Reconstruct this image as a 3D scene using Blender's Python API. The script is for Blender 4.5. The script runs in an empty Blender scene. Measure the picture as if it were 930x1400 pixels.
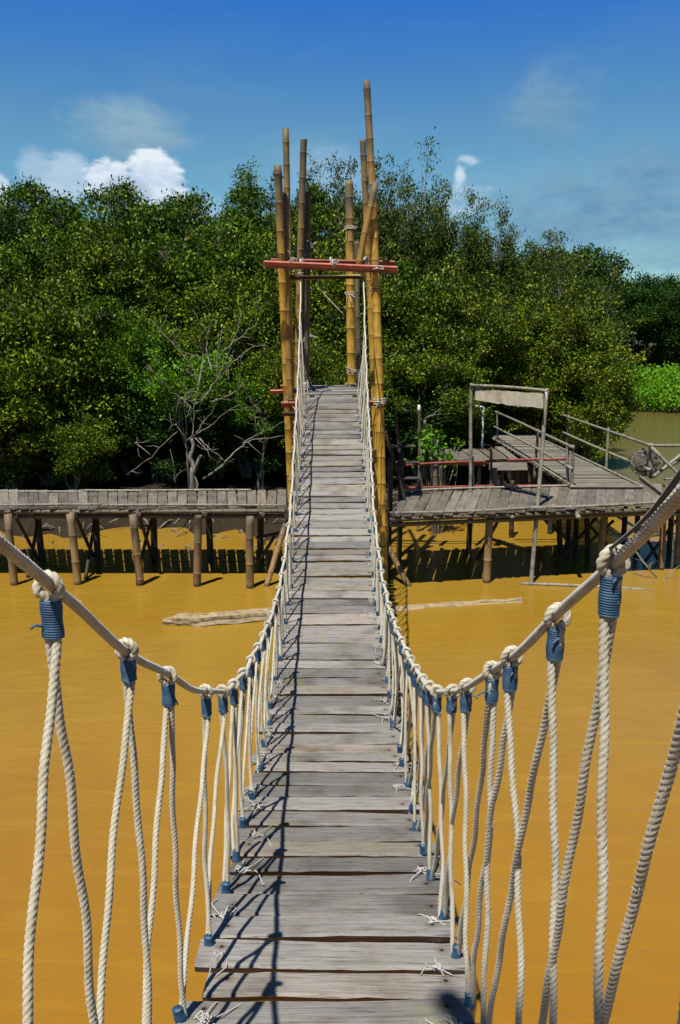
import bpy, math, random
import numpy as np
from mathutils import Vector, Matrix

# ------------------------------------------------------------------ camera, sky, sun, exposure
sc = bpy.context.scene
COL = sc.collection
FPX = 1089.0                      # focal length in pixels of the 930 x 1400 photograph
PITCH = math.radians(11.9)
CAMZ = 3.64                       # eye height above the water
cam = bpy.data.cameras.new('camera')
cam.sensor_fit = 'VERTICAL'; cam.sensor_height = 36.0; cam.lens = FPX / 1400 * 36
cam.clip_start = 0.02; cam.clip_end = 3000
cob = bpy.data.objects.new('camera', cam); COL.objects.link(cob)
cob.location = (0, 0, CAMZ); cob.rotation_euler = (math.pi / 2 - PITCH, 0, 0)
sc.camera = cob

SUN_R, SUN_A = 0.20, 0.38         # shadow displacement to the right / away per metre of height
sun_dir = Vector((-SUN_R, -SUN_A, 1)).normalized()      # towards the sun
ELEV = math.asin(sun_dir.z)
sun = bpy.data.lights.new('sun', 'SUN'); sun.energy = 5.0; sun.angle = math.radians(0.53); sun.color = (1, .955, .88)
sob = bpy.data.objects.new('sun', sun); COL.objects.link(sob)
sob.rotation_euler = (-sun_dir).to_track_quat('-Z', 'Y').to_euler()

world = bpy.data.worlds.new('World'); sc.world = world; world.use_nodes = True
sc.view_settings.view_transform = 'Standard'; sc.view_settings.look = 'None'
sc.view_settings.exposure = 0.85; sc.view_settings.gamma = 1
sc.cycles.use_denoising = True
sc.cycles.max_bounces = 6; sc.cycles.diffuse_bounces = 1; sc.cycles.glossy_bounces = 2
sc.cycles.transmission_bounces = 3; sc.cycles.transparent_max_bounces = 4
sc.cycles.caustics_reflective = False; sc.cycles.caustics_refractive = False

CP, SP = math.cos(PITCH), math.sin(PITCH)
def raydir(px, py):
    cx, cy = (px - 465) / FPX, (py - 700) / FPX
    return np.array((cx, CP - cy * SP, -SP - cy * CP))
def at(px, py, Y):                # the point of that viewing direction at ground distance Y
    d = raydir(px, py); return np.array((0, 0, CAMZ)) + d * (Y / d[1])
def on(px, py, z=0.0):            # ... where it meets the level z
    d = raydir(px, py); return np.array((0, 0, CAMZ)) + d * ((z - CAMZ) / d[2])

class NT:
    def __init__(s, tree): s.t = tree; s.n = tree.nodes; s.l = tree.links
    def add(s, typ, ins=None, **kw):
        n = s.n.new(typ)
        for k, v in kw.items(): setattr(n, k, v)
        for k, v in (ins or {}).items():
            if isinstance(v, bpy.types.NodeSocket): s.l.new(v, n.inputs[k])
            elif v is not None: n.inputs[k].default_value = v
        return n
    def math(s, op, a, b=None, c=None, clamp=False):
        n = s.n.new('ShaderNodeMath'); n.operation = op; n.use_clamp = clamp
        for i, v in enumerate((a, b, c)):
            if v is None: continue
            if isinstance(v, bpy.types.NodeSocket): s.l.new(v, n.inputs[i])
            else: n.inputs[i].default_value = v
        return n.outputs[0]
    def vmath(s, op, a, b=None):
        n = s.n.new('ShaderNodeVectorMath'); n.operation = op
        for i, v in enumerate((a, b)):
            if v is None: continue
            if isinstance(v, bpy.types.NodeSocket): s.l.new(v, n.inputs[i])
            else: n.inputs[i].default_value = v
        return n.outputs['Value'] if op in ('LENGTH', 'DOT_PRODUCT') else n.outputs[0]
    def mix(s, f, a, b, mode='MIX'):
        n = s.n.new('ShaderNodeMix'); n.data_type = 'RGBA'; n.blend_type = mode
        for i, v in ((0, f), (6, a), (7, b)):
            if isinstance(v, bpy.types.NodeSocket): s.l.new(v, n.inputs[i])
            elif i == 0: n.inputs[0].default_value = v
            else: n.inputs[i].default_value = (*v, 1)
        return n.outputs[2]
    def noise(s, vec, scale, detail=4, rough=.55, dist=0):
        return s.add('ShaderNodeTexNoise', {'Vector': vec, 'Scale': scale, 'Detail': detail, 'Roughness': rough, 'Distortion': dist}).outputs['Fac']
    def smap(s, v, a, b, lo=0., hi=1.):
        n = s.add('ShaderNodeMapRange', {'Value': v, 'From Min': a, 'From Max': b, 'To Min': lo, 'To Max': hi}, interpolation_type='SMOOTHSTEP')
        return n.outputs[0]
    def mapping(s, vec, scale):
        return s.add('ShaderNodeMapping', {'Vector': vec, 'Scale': scale}).outputs[0]

def build_world():
    t = NT(world.node_tree); t.n.clear()
    sky = t.add('ShaderNodeTexSky', sky_type='NISHITA', sun_disc=False, sun_elevation=ELEV,
                sun_rotation=math.atan2(sun_dir.x, sun_dir.y), altitude=0, air_density=1.0, dust_density=.35, ozone_density=1.3)
    geo = t.add('ShaderNodeTexCoord').outputs['Generated']
    d = t.vmath('NORMALIZE', geo)
    z = t.add('ShaderNodeSeparateXYZ', {0: d}).outputs[2]
    skyc = t.add('ShaderNodeHueSaturation', {'Color': sky.outputs[0], 'Saturation': 1.3, 'Value': .92}).outputs[0]
    # a deeper polarised blue higher up, all the way round
    deep = t.smap(z, .22, .39)
    skyc = t.mix(1.0, skyc, (.86, 1.06, 1.0), 'MULTIPLY')
    skyc = t.mix(deep, skyc, t.mix(1.0, skyc, (.45, .78, 1.38), 'MULTIPLY'))
    skyc = t.mix(t.smap(z, .36, .95), skyc, t.mix(1.0, skyc, (.56, .40, .30), 'MULTIPLY'))  # overhead sky, out of view, dimmed and browned to cut blue shadow fill
    n1 = t.noise(t.mapping(d, (1, 1, 2.4)), 34, 7, .60, .3)
    n2 = t.noise(t.mapping(d, (1, 1, 1.9)), 15, 8, .62, .5)
    col = skyc
    # thin drifting cloud round the whole horizon
    nb = t.noise(t.mapping(d, (1, 1, 3.2)), 4.2, 6, .55, .4)
    band = t.math('MULTIPLY', t.smap(nb, .46, .74, 0, .5), t.smap(z, .40, .10))
    col = t.mix(band, col, (1.9, 3.7, 4.6))
    def cloud(px, py, sx, sy, colour, dark, opac, rough=.7, edge=.35, noise=n1, power=1.0):
        nonlocal col
        c = raydir(px, py); c = c / np.linalg.norm(c)
        k = 1089.0
        v = t.vmath('SUBTRACT', d, tuple(c))
        v = t.vmath('MULTIPLY', v, (k / sx, k / sx, k / sy))
        r = t.vmath('LENGTH', v)
        r = t.math('ADD', r, t.math('MULTIPLY', t.math('SUBTRACT', noise, .5), -rough * 2))
        m = t.math('MULTIPLY', t.smap(r, 1.0, 1.0 - edge), opac)
        zz = t.add('ShaderNodeSeparateXYZ', {0: v}).outputs[2]
        sh = t.math('ADD', t.math('MULTIPLY', zz, .35), t.math('MULTIPLY', t.math('SUBTRACT', n1, .5), 2.6))
        cc = t.mix(t.smap(sh, -.55, .5), dark, colour)
        col = t.mix(m, col, cc)
    W = (7.0, 7.7, 8.3); G = (4.6, 5.8, 7.2)
    grey, gd = (2.0, 3.6, 4.7), (1.5, 3.0, 4.4)
    cloud(175, 178, 88, 44, (2.6, 4.0, 5.0), (1.9, 3.3, 4.5), .85, .75, .7, n2)
    cloud(745, 150, 75, 60, (1.75, 3.2, 4.6), (1.3, 2.7, 4.3), .8, .8, .8, n2)
    cloud(845, 290, 210, 80, (1.75, 3.2, 4.5), (1.2, 2.6, 4.1), .9, .8, .8, n2)
    cloud(880, 340, 150, 30, (2.4, 4.1, 5.0), (1.7, 3.4, 4.5), .4, .6, .8, n2)
    cloud(450, 240, 80, 45, (3.4, 4.8, 6.2), (2.8, 4.2, 6.0), .5, .5, .8, n2)
    cloud(890, 225, 90, 40, (1.6, 3.0, 4.5), (1.1, 2.5, 4.2), .7, .6, .8, n2)
    cloud(700, 275, 60, 35, (1.9, 3.5, 4.8), (1.5, 3.0, 4.5), .6, .6, .8, n2)
    cloud(48, 235, 26, 34, (5, 6, 7.2), G, .5, .35, .6)
    cloud(95, 245, 34, 38, (5.4, 6.4, 7.4), G, .65, .35, .5)
    cloud(0, 262, 16, 26, W, G, .8, .4, .3)
    cloud(150, 250, 34, 30, W, G, .95, .55, .25)
    cloud(212, 256, 43, 52, W, G, .97, .42, .28)
    cloud(175, 268, 36, 30, (3.9, 4.9, 6.3), (3.3, 4.4, 5.9), .9, .4, .4)
    cloud(255, 290, 60, 30, (5, 6.2, 7.4), G, .6, .5, .7)
    cloud(628, 245, 9, 34, W, G, .7, 1.0, .9)
    cloud(642, 219, 17, 8, W, G, .6, .9, .9)
    cloud(640, 275, 45, 26, (4.8, 6.2, 7.6), grey, .6, .6, .7)
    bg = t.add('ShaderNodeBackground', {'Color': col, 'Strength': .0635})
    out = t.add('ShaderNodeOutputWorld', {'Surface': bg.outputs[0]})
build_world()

# ------------------------------------------------------------------ materials
def material(name):
    m = bpy.data.materials.new(name); m.use_nodes = True
    t = NT(m.node_tree); t.n.clear()
    p = t.add('ShaderNodeBsdfPrincipled'); o = t.add('ShaderNodeOutputMaterial', {'Surface': p.outputs[0]})
    t.p = p; t.o = o; t.m = m
    def setp(**kw):
        for k, v in kw.items():
            k = k.replace('_', ' ')
            if isinstance(v, bpy.types.NodeSocket): t.l.new(v, p.inputs[k])
            else: p.inputs[k].default_value = (*v, 1) if isinstance(v, tuple) else v
    t.set = setp
    def bump(h, strength=.5, dist=.01):
        b = t.add('ShaderNodeBump', {'Height': h, 'Strength': strength, 'Distance': dist})
        t.l.new(b.outputs[0], p.inputs['Normal'])
    t.bump = bump
    return t
def objcoord(t, spread=37.0):
    c = t.add('ShaderNodeTexCoord').outputs['Object']
    r = t.add('ShaderNodeObjectInfo').outputs['Random']
    off = t.add('ShaderNodeCombineXYZ', {0: t.math('MULTIPLY', r, spread), 1: t.math('MULTIPLY', r, spread * 1.7), 2: t.math('MULTIPLY', r, spread * .6)}).outputs[0]
    return t.vmath('ADD', c, off), r, c

def K(k, *cs): return tuple(tuple(c * k for c in q) for q in cs)
def wood(name, light, mid, crack, warm, moss=0.0, scale=1.0, nails=0.0):
    light, mid, crack, warm = K(.505, light, mid, crack, warm)
    t = material(name)
    v, r, c = objcoord(t)
    fine = t.noise(t.mapping(v, (3 * scale, 90 * scale, 60 * scale)), 1.6, 6, .7)
    grain = t.noise(t.mapping(v, (1.6 * scale, 30 * scale, 26 * scale)), 1.5, 5, .65, .5)
    blot = t.noise(v, 5.5 * scale, 4, .6)
    col = t.mix(t.smap(grain, .3, .7), mid, light)
    col = t.mix(t.math('MULTIPLY', t.smap(blot, .48, .74), .75), col, warm)
    crk = t.noise(t.mapping(v, (1.1 * scale, 55 * scale, 20 * scale)), 1.0, 3, .6, .8)
    dk = t.math('ADD', t.math('MULTIPLY', t.smap(grain, .43, .28), .7), t.math('MULTIPLY', t.smap(fine, .45, .27), .8), clamp=True)
    dk = t.math('ADD', dk, t.smap(t.math('ABSOLUTE', t.math('SUBTRACT', crk, .5)), .014, .003, 0, .75), clamp=True)
    col = t.mix(dk, col, crack)
    kn = t.add('ShaderNodeTexVoronoi', {'Vector': t.mapping(v, (2.2 * scale, 9 * scale, 2 * scale)), 'Scale': 1.0}).outputs['Distance']
    col = t.mix(t.math('MULTIPLY', t.smap(kn, .09, .02), .6), col, crack)
    stain = t.noise(v, 2.1 * scale, 3, .5)
    col = t.mix(t.smap(stain, .48, .72, 0, .75), col, t.mix(1., col, (.45, .42, .39), 'MULTIPLY'))
    if moss:
        ms = t.math('MULTIPLY', t.smap(t.noise(v, 4.3, 3, .6), .58, .72), moss)
        col = t.mix(ms, col, (.14, .15, .045))
    r2 = t.math('FRACT', t.math('MULTIPLY', r, 7.31))
    col = t.mix(t.smap(r2, .62, 1., 0, .55), col, t.mix(1., col, (1.12, .95, .76), 'MULTIPLY'))
    if nails:                       # rusty nail heads near both ends
        xyz = t.add('ShaderNodeSeparateXYZ', {0: c})
        dx = t.math('SUBTRACT', t.math('ABSOLUTE', xyz.outputs[0]), nails); dy = t.math('SUBTRACT', xyz.outputs[1], t.math('MULTIPLY', t.math('SUBTRACT', r2, .5), .06))
        dd = t.math('SQRT', t.math('ADD', t.math('MULTIPLY', dx, dx), t.math('MULTIPLY', dy, dy)))
        col = t.mix(t.smap(dd, .035, .006, 0, .5), col, (.055, .032, .018)); col = t.mix(t.smap(dd, .0085, .006), col, (.008, .006, .005))
    val = t.math('ADD', t.math('MULTIPLY', r, .62), .66)
    col = t.mix(1.0, col, t.add('ShaderNodeCombineColor', {0: val, 1: val, 2: val}).outputs[0], 'MULTIPLY')
    h = t.math('ADD', t.math('MULTIPLY', fine, .6), grain)
    t.bump(h, .8, .008)
    t.set(Base_Color=col, Roughness=.78)
    t.p.inputs['Specular IOR Level'].default_value = .3
    return t.m

M = {}
M['plank'] = wood('weathered grey plank', (.375, .355, .325), (.275, .258, .235), (.06, .052, .044), (.285, .24, .185), .35, 1.5, .35)
M['board'] = wood('boardwalk plank', (.30, .265, .215), (.17, .148, .118), (.04, .034, .028), (.24, .20, .15), .3)
M['slat'] = wood('walkway slat', (.31, .29, .235), (.20, .18, .145), (.05, .043, .035), (.27, .23, .165), .2)
M['signboard'] = wood('faded board', (.46, .42, .32), (.33, .29, .21), (.10, .085, .06), (.36, .29, .18), 0)
M['redwood'] = wood('red painted timber', (.66, .20, .135), (.50, .14, .095), (.12, .04, .03), (.55, .30, .19), 0)
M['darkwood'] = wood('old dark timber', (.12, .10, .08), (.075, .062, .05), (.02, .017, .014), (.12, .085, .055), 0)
M['log'] = wood('bleached log', (.66, .54, .34), (.44, .34, .18), (.05, .038, .02), (.40, .28, .12), .2)

def bamboo(name, light, mid, dark, mud=False, age=None):
    light, mid, dark = K(.52, light, mid, dark)
    if age: age = (age[0], age[1], K(.52, age[2])[0])
    t = material(name)
    v, r, c = objcoord(t)
    g = t.noise(t.mapping(v, (40, 40, 2.2)), 1, 5, .6, .3)
    b = t.noise(t.mapping(v, (7, 7, 2.6)), 1, 4, .6)
    col = t.mix(t.smap(g, .3, .72), mid, light)
    col = t.mix(t.smap(b, .50, .72, 0, .8), col, dark)
    if age:                         # the exposed upper end has greyed
        gen = t.add('ShaderNodeSeparateXYZ', {0: t.add('ShaderNodeTexCoord').outputs['Generated']}).outputs[2]
        a = t.math('ADD', gen, t.math('MULTIPLY', t.math('SUBTRACT', b, .5), .5))
        col = t.mix(t.smap(a, age[0], age[1]), col, age[2])
    ring = t.add('ShaderNodeAttribute', attribute_name='ring').outputs['Fac']
    col = t.mix(t.math('MULTIPLY', ring, .8), col, (.05, .035, .018))
    if mud:
        pos = t.add('ShaderNodeSeparateXYZ', {0: t.add('ShaderNodeNewGeometry').outputs['Position']}).outputs[2]
        a = t.math('ADD', pos, t.math('MULTIPLY', t.math('SUBTRACT', t.noise(v, 9, 3, .6), .5), .3))
        col = t.mix(t.smap(a, .82, .5, 0, .85), col, (.20, .12, .05))
        col = t.mix(t.smap(pos, .07, .02, 0, .8), col, (.03, .02, .012))
    val = t.math('ADD', t.math('MULTIPLY', r, .4), .8)
    col = t.mix(1.0, col, t.add('ShaderNodeCombineColor', {0: val, 1: val, 2: val}).outputs[0], 'MULTIPLY')
    t.bump(t.math('ADD', g, t.math('MULTIPLY', b, .5)), .3, .006)
    mould = t.noise(t.mapping(v, (11, 11, 5)), 1, 5, .7)
    col = t.mix(t.smap(mould, .52, .68, 0, .7), col, t.mix(1., col, (.40, .38, .36), 'MULTIPLY'))
    split = t.noise(t.mapping(v, (60, 60, .8)), 1, 2, .5)
    col = t.mix(t.smap(split, .36, .30, 0, .8), col, (.03, .02, .01))
    t.set(Base_Color=col, Roughness=.62)
    t.p.inputs['Specular IOR Level'].default_value = .25
    return t.m
M['gold'] = bamboo('golden bamboo', (.80, .50, .065), (.60, .345, .045), (.25, .15, .04))
M['goldage'] = bamboo('golden bamboo, greyed top', (.74, .44, .055), (.56, .31, .04), (.24, .14, .03), age=(.72, 1.0, (.17, .14, .085)))
M['brown'] = bamboo('brown bamboo', (.46, .28, .06), (.32, .185, .04), (.12, .075, .025), age=(.55, .95, (.16, .125, .075)))
M['old'] = bamboo('old grey bamboo', (.21, .18, .12), (.13, .105, .065), (.06, .045, .028), mud=True)
M['post'] = bamboo('weathered bamboo post', (.33, .26, .17), (.24, .17, .095), (.12, .08, .04), mud=True)
M['shadepost'] = bamboo('dark wet post', (.07, .055, .038), (.045, .034, .024), (.02, .016, .012), mud=False)  # darker copy of the posts: the shade under the decks, put into the colour
M['rail'] = bamboo('pale grey bamboo rail', (.42, .39, .30), (.30, .275, .20), (.15, .13, .09))
M['redpole'] = bamboo('red painted pole', (.36, .07, .05), (.29, .055, .04), (.15, .05, .035))

def rope_mat(name, a, b, grime_shade):
    a, b, grime_shade = K(.58, a, b, grime_shade)
    t = material(name)
    g = t.add('ShaderNodeNewGeometry').outputs['Position']
    n = t.noise(g, 26, 4, .6); f = t.noise(g, 420, 3, .7)
    col = t.mix(t.smap(n, .35, .7), a, b)
    col = t.mix(t.smap(f, .50, .30, 0, .5), col, grime_shade)
    st = t.noise(t.mapping(g, (3, 3, 5)), 2.2, 4, .65)
    col = t.mix(t.smap(st, .52, .75, 0, .6), col, t.mix(1., col, (.62, .56, .40), 'MULTIPLY'))
    groove = t.add('ShaderNodeAttribute', attribute_name='groove').outputs['Fac']
    col = t.mix(t.math('MULTIPLY', groove, .85), col, grime_shade)  # crease shade between the strands, put into the colour
    t.bump(f, .6, .002)
    t.set(Base_Color=col, Roughness=.8, Sheen_Weight=.2)
    return t.m
M['rope'] = rope_mat('sisal rope', (.72, .68, .53), (.62, .56, .38), (.20, .165, .09))
M['mainrope'] = rope_mat('weathered cable rope', (.74, .70, .58), (.58, .54, .42), (.20, .18, .13))
M['twine'] = rope_mat('white twine', (.62, .60, .55), (.48, .46, .40), (.25, .23, .19))
M['cord'] = rope_mat('black cord', (.02, .02, .022), (.03, .03, .032), (.01, .01, .01))
t = material('blue nylon binding')
g = t.add('ShaderNodeNewGeometry').outputs['Position']
n = t.noise(g, 30, 3, .6)
c0 = t.mix(t.smap(n, .35, .7), (.008, .046, .098), (.014, .068, .125))
gr = t.add('ShaderNodeAttribute', attribute_name='groove').outputs['Fac']
c0 = t.mix(t.math('MULTIPLY', gr, .7), c0, (.005, .018, .045))
t.bump(t.noise(g, 700, 2, .6), .5, .001)
t.set(Base_Color=c0, Roughness=.55); M['blue'] = t.m

def leafmat(name, cols, transl=.11):
    t = material(name)
    isl = t.add('ShaderNodeNewGeometry').outputs['Random Per Island']
    r = t.add('ShaderNodeObjectInfo').outputs['Random']
    pos = t.add('ShaderNodeTexCoord').outputs['Object']
    clump = t.noise(pos, 1.1, 3, .6)
    cr = t.add('ShaderNodeValToRGB', {0: isl}); el = cr.color_ramp.elements
    el[0].position = 0; el[0].color = (*cols[0], 1); el[1].position = 1; el[1].color = (*cols[-1], 1)
    for i, c in enumerate(cols[1:-1]):
        e = el.new((i + 1) / (len(cols) - 1)); e.color = (*c, 1)
    col = t.mix(t.smap(clump, .40, .62, 0, .8), cr.outputs[0], t.mix(1., cr.outputs[0], (.50, .72, .45), 'MULTIPLY'))
    val = t.math('ADD', t.math('MULTIPLY', r, .35), .82)
    col = t.mix(1.0, col, t.add('ShaderNodeCombineColor', {0: val, 1: val, 2: t.math('MULTIPLY', val, .9)}).outputs[0], 'MULTIPLY')
    t.set(Base_Color=col, Roughness=.5)
    t.p.inputs['Specular IOR Level'].default_value = .12
    tr = t.add('ShaderNodeBsdfTranslucent', {'Color': t.mix(1., col, (1.25, 1.35, .4), 'MULTIPLY')})
    mx = t.add('ShaderNodeMixShader', {0: transl, 1: t.p.outputs[0], 2: tr.outputs[0]})
    t.l.new(mx.outputs[0], t.o.inputs[0])
    return t.m
M['leaf_olive'] = leafmat('olive mangrove leaves', [(.010, .024, .002), (.026, .050, .003), (.052, .085, .004), (.22, .26, .014), (.036, .062, .003)])
M['leaf_green'] = leafmat('green mangrove leaves', [(.009, .026, .002), (.022, .056, .003), (.040, .085, .004), (.14, .21, .010), (.024, .06, .003)])
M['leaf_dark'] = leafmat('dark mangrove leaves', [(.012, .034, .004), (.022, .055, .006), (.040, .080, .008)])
M['leaf_bright'] = leafmat('bright green leaves', [(.020, .060, .003), (.055, .14, .006), (.095, .20, .008), (.16, .27, .012)], .2)
M['leaf_gold'] = leafmat('yellow green leaves', [(.015, .029, .003), (.036, .062, .004), (.075, .11, .005), (.26, .29, .015), (.05, .078, .004)])
M['leaf_lime'] = leafmat('lime green ground cover', [(.04, .11, .005), (.08, .20, .008), (.13, .28, .010), (.19, .33, .016)], .2)
M['leaf_grey'] = leafmat('grey green leaves', [(.012, .024, .003), (.028, .046, .006), (.055, .078, .009), (.15, .175, .022)])

t = material('grey bark'); v, r, c = objcoord(t)
n = t.noise(t.mapping(v, (6, 6, 2)), 2, 5, .6)
t.set(Base_Color=t.mix(t.smap(n, .3, .7), (.075, .066, .052), (.17, .15, .12)), Roughness=.85); t.bump(n, .6, .02); M['bark'] = t.m
t = material('bleached bark'); v, r, c = objcoord(t)
n = t.noise(t.mapping(v, (8, 8, 3)), 2, 5, .6)
t.set(Base_Color=t.mix(t.smap(n, .3, .7), (.085, .072, .056), (.20, .18, .145)), Roughness=.85); t.bump(n, .5, .01); M['deadbark'] = t.m

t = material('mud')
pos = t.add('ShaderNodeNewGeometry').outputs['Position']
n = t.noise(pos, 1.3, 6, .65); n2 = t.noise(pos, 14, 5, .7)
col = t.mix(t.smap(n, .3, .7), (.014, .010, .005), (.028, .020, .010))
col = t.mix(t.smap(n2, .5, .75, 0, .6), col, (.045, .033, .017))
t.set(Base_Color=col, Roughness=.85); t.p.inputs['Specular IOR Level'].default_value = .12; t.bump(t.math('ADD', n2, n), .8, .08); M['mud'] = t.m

t = material('muddy water')
pos = t.add('ShaderNodeNewGeometry').outputs['Position']
rip = t.noise(t.mapping(pos, (1.0, 2.1, 1)), 3.2, 4, .6, .6)
rip2 = t.noise(t.mapping(pos, (1.0, 2.4, 1)), 14, 3, .6, .4)
big = t.noise(t.mapping(pos, (.35, .22, 1)), .8, 4, .6, 1.2)
streak = t.noise(t.mapping(pos, (.5, 3.0, 1)), 1.5, 4, .6, .8)
col = t.mix(t.smap(big, .32, .68), (.176, .097, .0095), (.202, .118, .013))
col = t.mix(t.smap(streak, .50, .70, 0, .38), col, (.222, .137, .015))
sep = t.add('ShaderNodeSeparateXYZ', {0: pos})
creek = t.math('MULTIPLY', t.smap(sep.outputs[0], 5.2, 7.5), t.smap(sep.outputs[1], 15.5, 21))   # side creek: grey-green tree reflection put into the colour
col = t.mix(t.smap(sep.outputs[1], 9., 1.5, 0, .75), col, t.mix(1., col, (1.0, .76, .66), 'MULTIPLY'))    # redder and darker towards the near shore
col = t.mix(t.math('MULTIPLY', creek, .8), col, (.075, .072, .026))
t.bump(t.math('ADD', rip, t.math('MULTIPLY', rip2, .28)), .26, .05)
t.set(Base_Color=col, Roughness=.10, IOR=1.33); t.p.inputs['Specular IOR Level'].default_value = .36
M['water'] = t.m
t = material('white plastic pipe'); t.set(Base_Color=(.5, .5, .47), Roughness=.5); M['white'] = t.m

# ------------------------------------------------------------------ mesh helpers
class MB:
    def __init__(s): s.v = []; s.f = []; s.n = 0; s.a = []
    def add(s, v, f, a=None):
        v = np.asarray(v, float).reshape(-1, 3)
        s.v.append(v); s.f.extend([tuple(i + s.n for i in q) for q in f]); s.n += len(v)
        s.a.append(np.zeros(len(v)) if a is None else np.asarray(a, float))
    def mesh(s, name, mat, smooth=True, attr=None):
        me = bpy.data.meshes.new(name)
        me.from_pydata(np.concatenate(s.v).tolist(), [], s.f); me.materials.append(M[mat])
        if smooth: me.polygons.foreach_set('use_smooth', [True] * len(me.polygons))
        if attr:
            at_ = me.attributes.new(attr, 'FLOAT', 'POINT'); at_.data.foreach_set('value', np.concatenate(s.a))
        me.update(); return me

def link(name, me, parent=None, loc=(0, 0, 0), rot=(0, 0, 0), scale=(1, 1, 1)):
    o = bpy.data.objects.new(name, me); COL.objects.link(o)
    o.location = loc; o.rotation_euler = rot; o.scale = scale
    if parent is not None: o.parent = parent
    return o
def tag(o, label=None, cat=None, group=None, kind=None):
    for k, v in (('label', label), ('category', cat), ('group', group), ('kind', kind)):
        if v: o[k] = v
    return o
def thing(name, label, cat, loc=(0, 0, 0), group=None):
    return tag(link(name, None, None, tuple(loc)), label, cat, group)

def frames(path):
    p = np.asarray(path, float); tg = np.gradient(p, axis=0); tg /= np.linalg.norm(tg, axis=1)[:, None] + 1e-12
    ref = np.array((0, 0, 1.)) if abs(tg[0][2]) < .9 else np.array((1., 0, 0))
    u = np.cross(tg[0], ref); u /= np.linalg.norm(u); U = [u]
    for i in range(1, len(p)):
        u = U[-1] - tg[i] * np.dot(U[-1], tg[i]); u /= np.linalg.norm(u) + 1e-12; U.append(u)
    U = np.array(U); return p, tg, U, np.cross(tg, U)
def sweep(mb, path, rad, seg=8, lobes=0, pitch=.05, amp=.24, cap=True, attr=None, flat=1.0):
    p, tg, U, V = frames(path); n = len(p)
    rad = np.broadcast_to(np.asarray(rad, float), (n,))
    s = np.concatenate(([0], np.cumsum(np.linalg.norm(np.diff(p, axis=0), axis=1))))
    th = np.arange(seg) * 2 * np.pi / seg
    if lobes:
        c = np.abs(np.cos(.5 * lobes * (th[None, :] - 2 * np.pi * s[:, None] / pitch)))
        rr = rad[:, None] * (1 - amp + amp * c ** .7); a = (1 - c) ** 2
    else:
        rr = np.repeat(rad[:, None], seg, 1); a = np.zeros((n, seg)) if attr is None else np.repeat(np.asarray(attr)[:, None], seg, 1)
    v = p[:, None] + rr[..., None] * (np.cos(th)[None, :, None] * U[:, None] + flat * np.sin(th)[None, :, None] * V[:, None])
    f = []
    for i in range(n - 1):
        b = i * seg
        for j in range(seg):
            k = (j + 1) % seg; f.append((b + j, b + k, b + seg + k, b + seg + j))
    if cap: f.append(tuple(range(seg - 1, -1, -1))); f.append(tuple((n - 1) * seg + j for j in range(seg)))
    mb.add(v.reshape(-1, 3), f, a.reshape(-1))
def resample(pts, step):
    p = np.asarray(pts, float); s = np.concatenate(([0], np.cumsum(np.linalg.norm(np.diff(p, axis=0), axis=1))))
    n = max(3, int(s[-1] / step) + 1); q = np.linspace(0, s[-1], n)
    return np.stack([np.interp(q, s, p[:, k]) for k in range(3)], 1)
def smooth(pts, n=24):                 # Catmull-Rom
    p = np.asarray(pts, float); p = np.vstack((2 * p[0] - p[1], p, 2 * p[-1] - p[-2])); out = []
    for i in range(1, len(p) - 2):
        tt = np.linspace(0, 1, n, endpoint=False)[:, None]
        a, b, c, d = p[i - 1], p[i], p[i + 1], p[i + 2]
        out.append(.5 * ((2 * b) + (-a + c) * tt + (2 * a - 5 * b + 4 * c - d) * tt ** 2 + (-a + 3 * b - 3 * c + d) * tt ** 3))
    out.append(p[-2][None]); return np.vstack(out)

# a plank lying along local x, chamfered, with ragged edges and ends
def plank_mesh(name, L, W, T, mat, rg, nx=9, rag=.004, warp=.003):
    xs = np.linspace(-L / 2, L / 2, nx); ch = T * .22
    un = T * .38                       # edges undercut so that their faces stay in shade
    prof = [(-W / 2 + ch, T / 2), (W / 2 - ch, T / 2), (W / 2, T / 2 - ch), (W / 2 - un, -T / 2 + ch), (W / 2 - un - ch, -T / 2), (-W / 2 + un + ch, -T / 2), (-W / 2 + un, -T / 2 + ch), (-W / 2, T / 2 - ch)]
    V = []; bow = rg.uniform(-warp, warp); tw = rg.uniform(-.02, .02); cup = rg.uniform(-warp, warp)
    a0 = rg.uniform(-rag, rag, nx); b0 = rg.uniform(-rag, rag, nx)
    for i, x in enumerate(xs):
        q = x / (L / 2)
        e = rg.uniform(-.006, .006, 2) if i in (0, nx - 1) else (0, 0)
        for (y, z) in prof:
            yy = y + (a0[i] if y > 0 else b0[i]); zz = z + bow * (1 - q * q) + tw * yy * q + cup * (yy / W) ** 2
            V.append((x + (e[0] if y > 0 else e[1]), yy, zz))
    F = []
    for i in range(nx - 1):
        for j in range(8):
            k = (j + 1) % 8; F.append((i * 8 + j, i * 8 + 8 + j, i * 8 + 8 + k, i * 8 + k))
    F.append(tuple(range(8))); F.append(tuple((nx - 1) * 8 + j for j in range(7, -1, -1)))
    mb = MB(); mb.add(V, F); return mb.mesh(name, mat, smooth=False)

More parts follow.
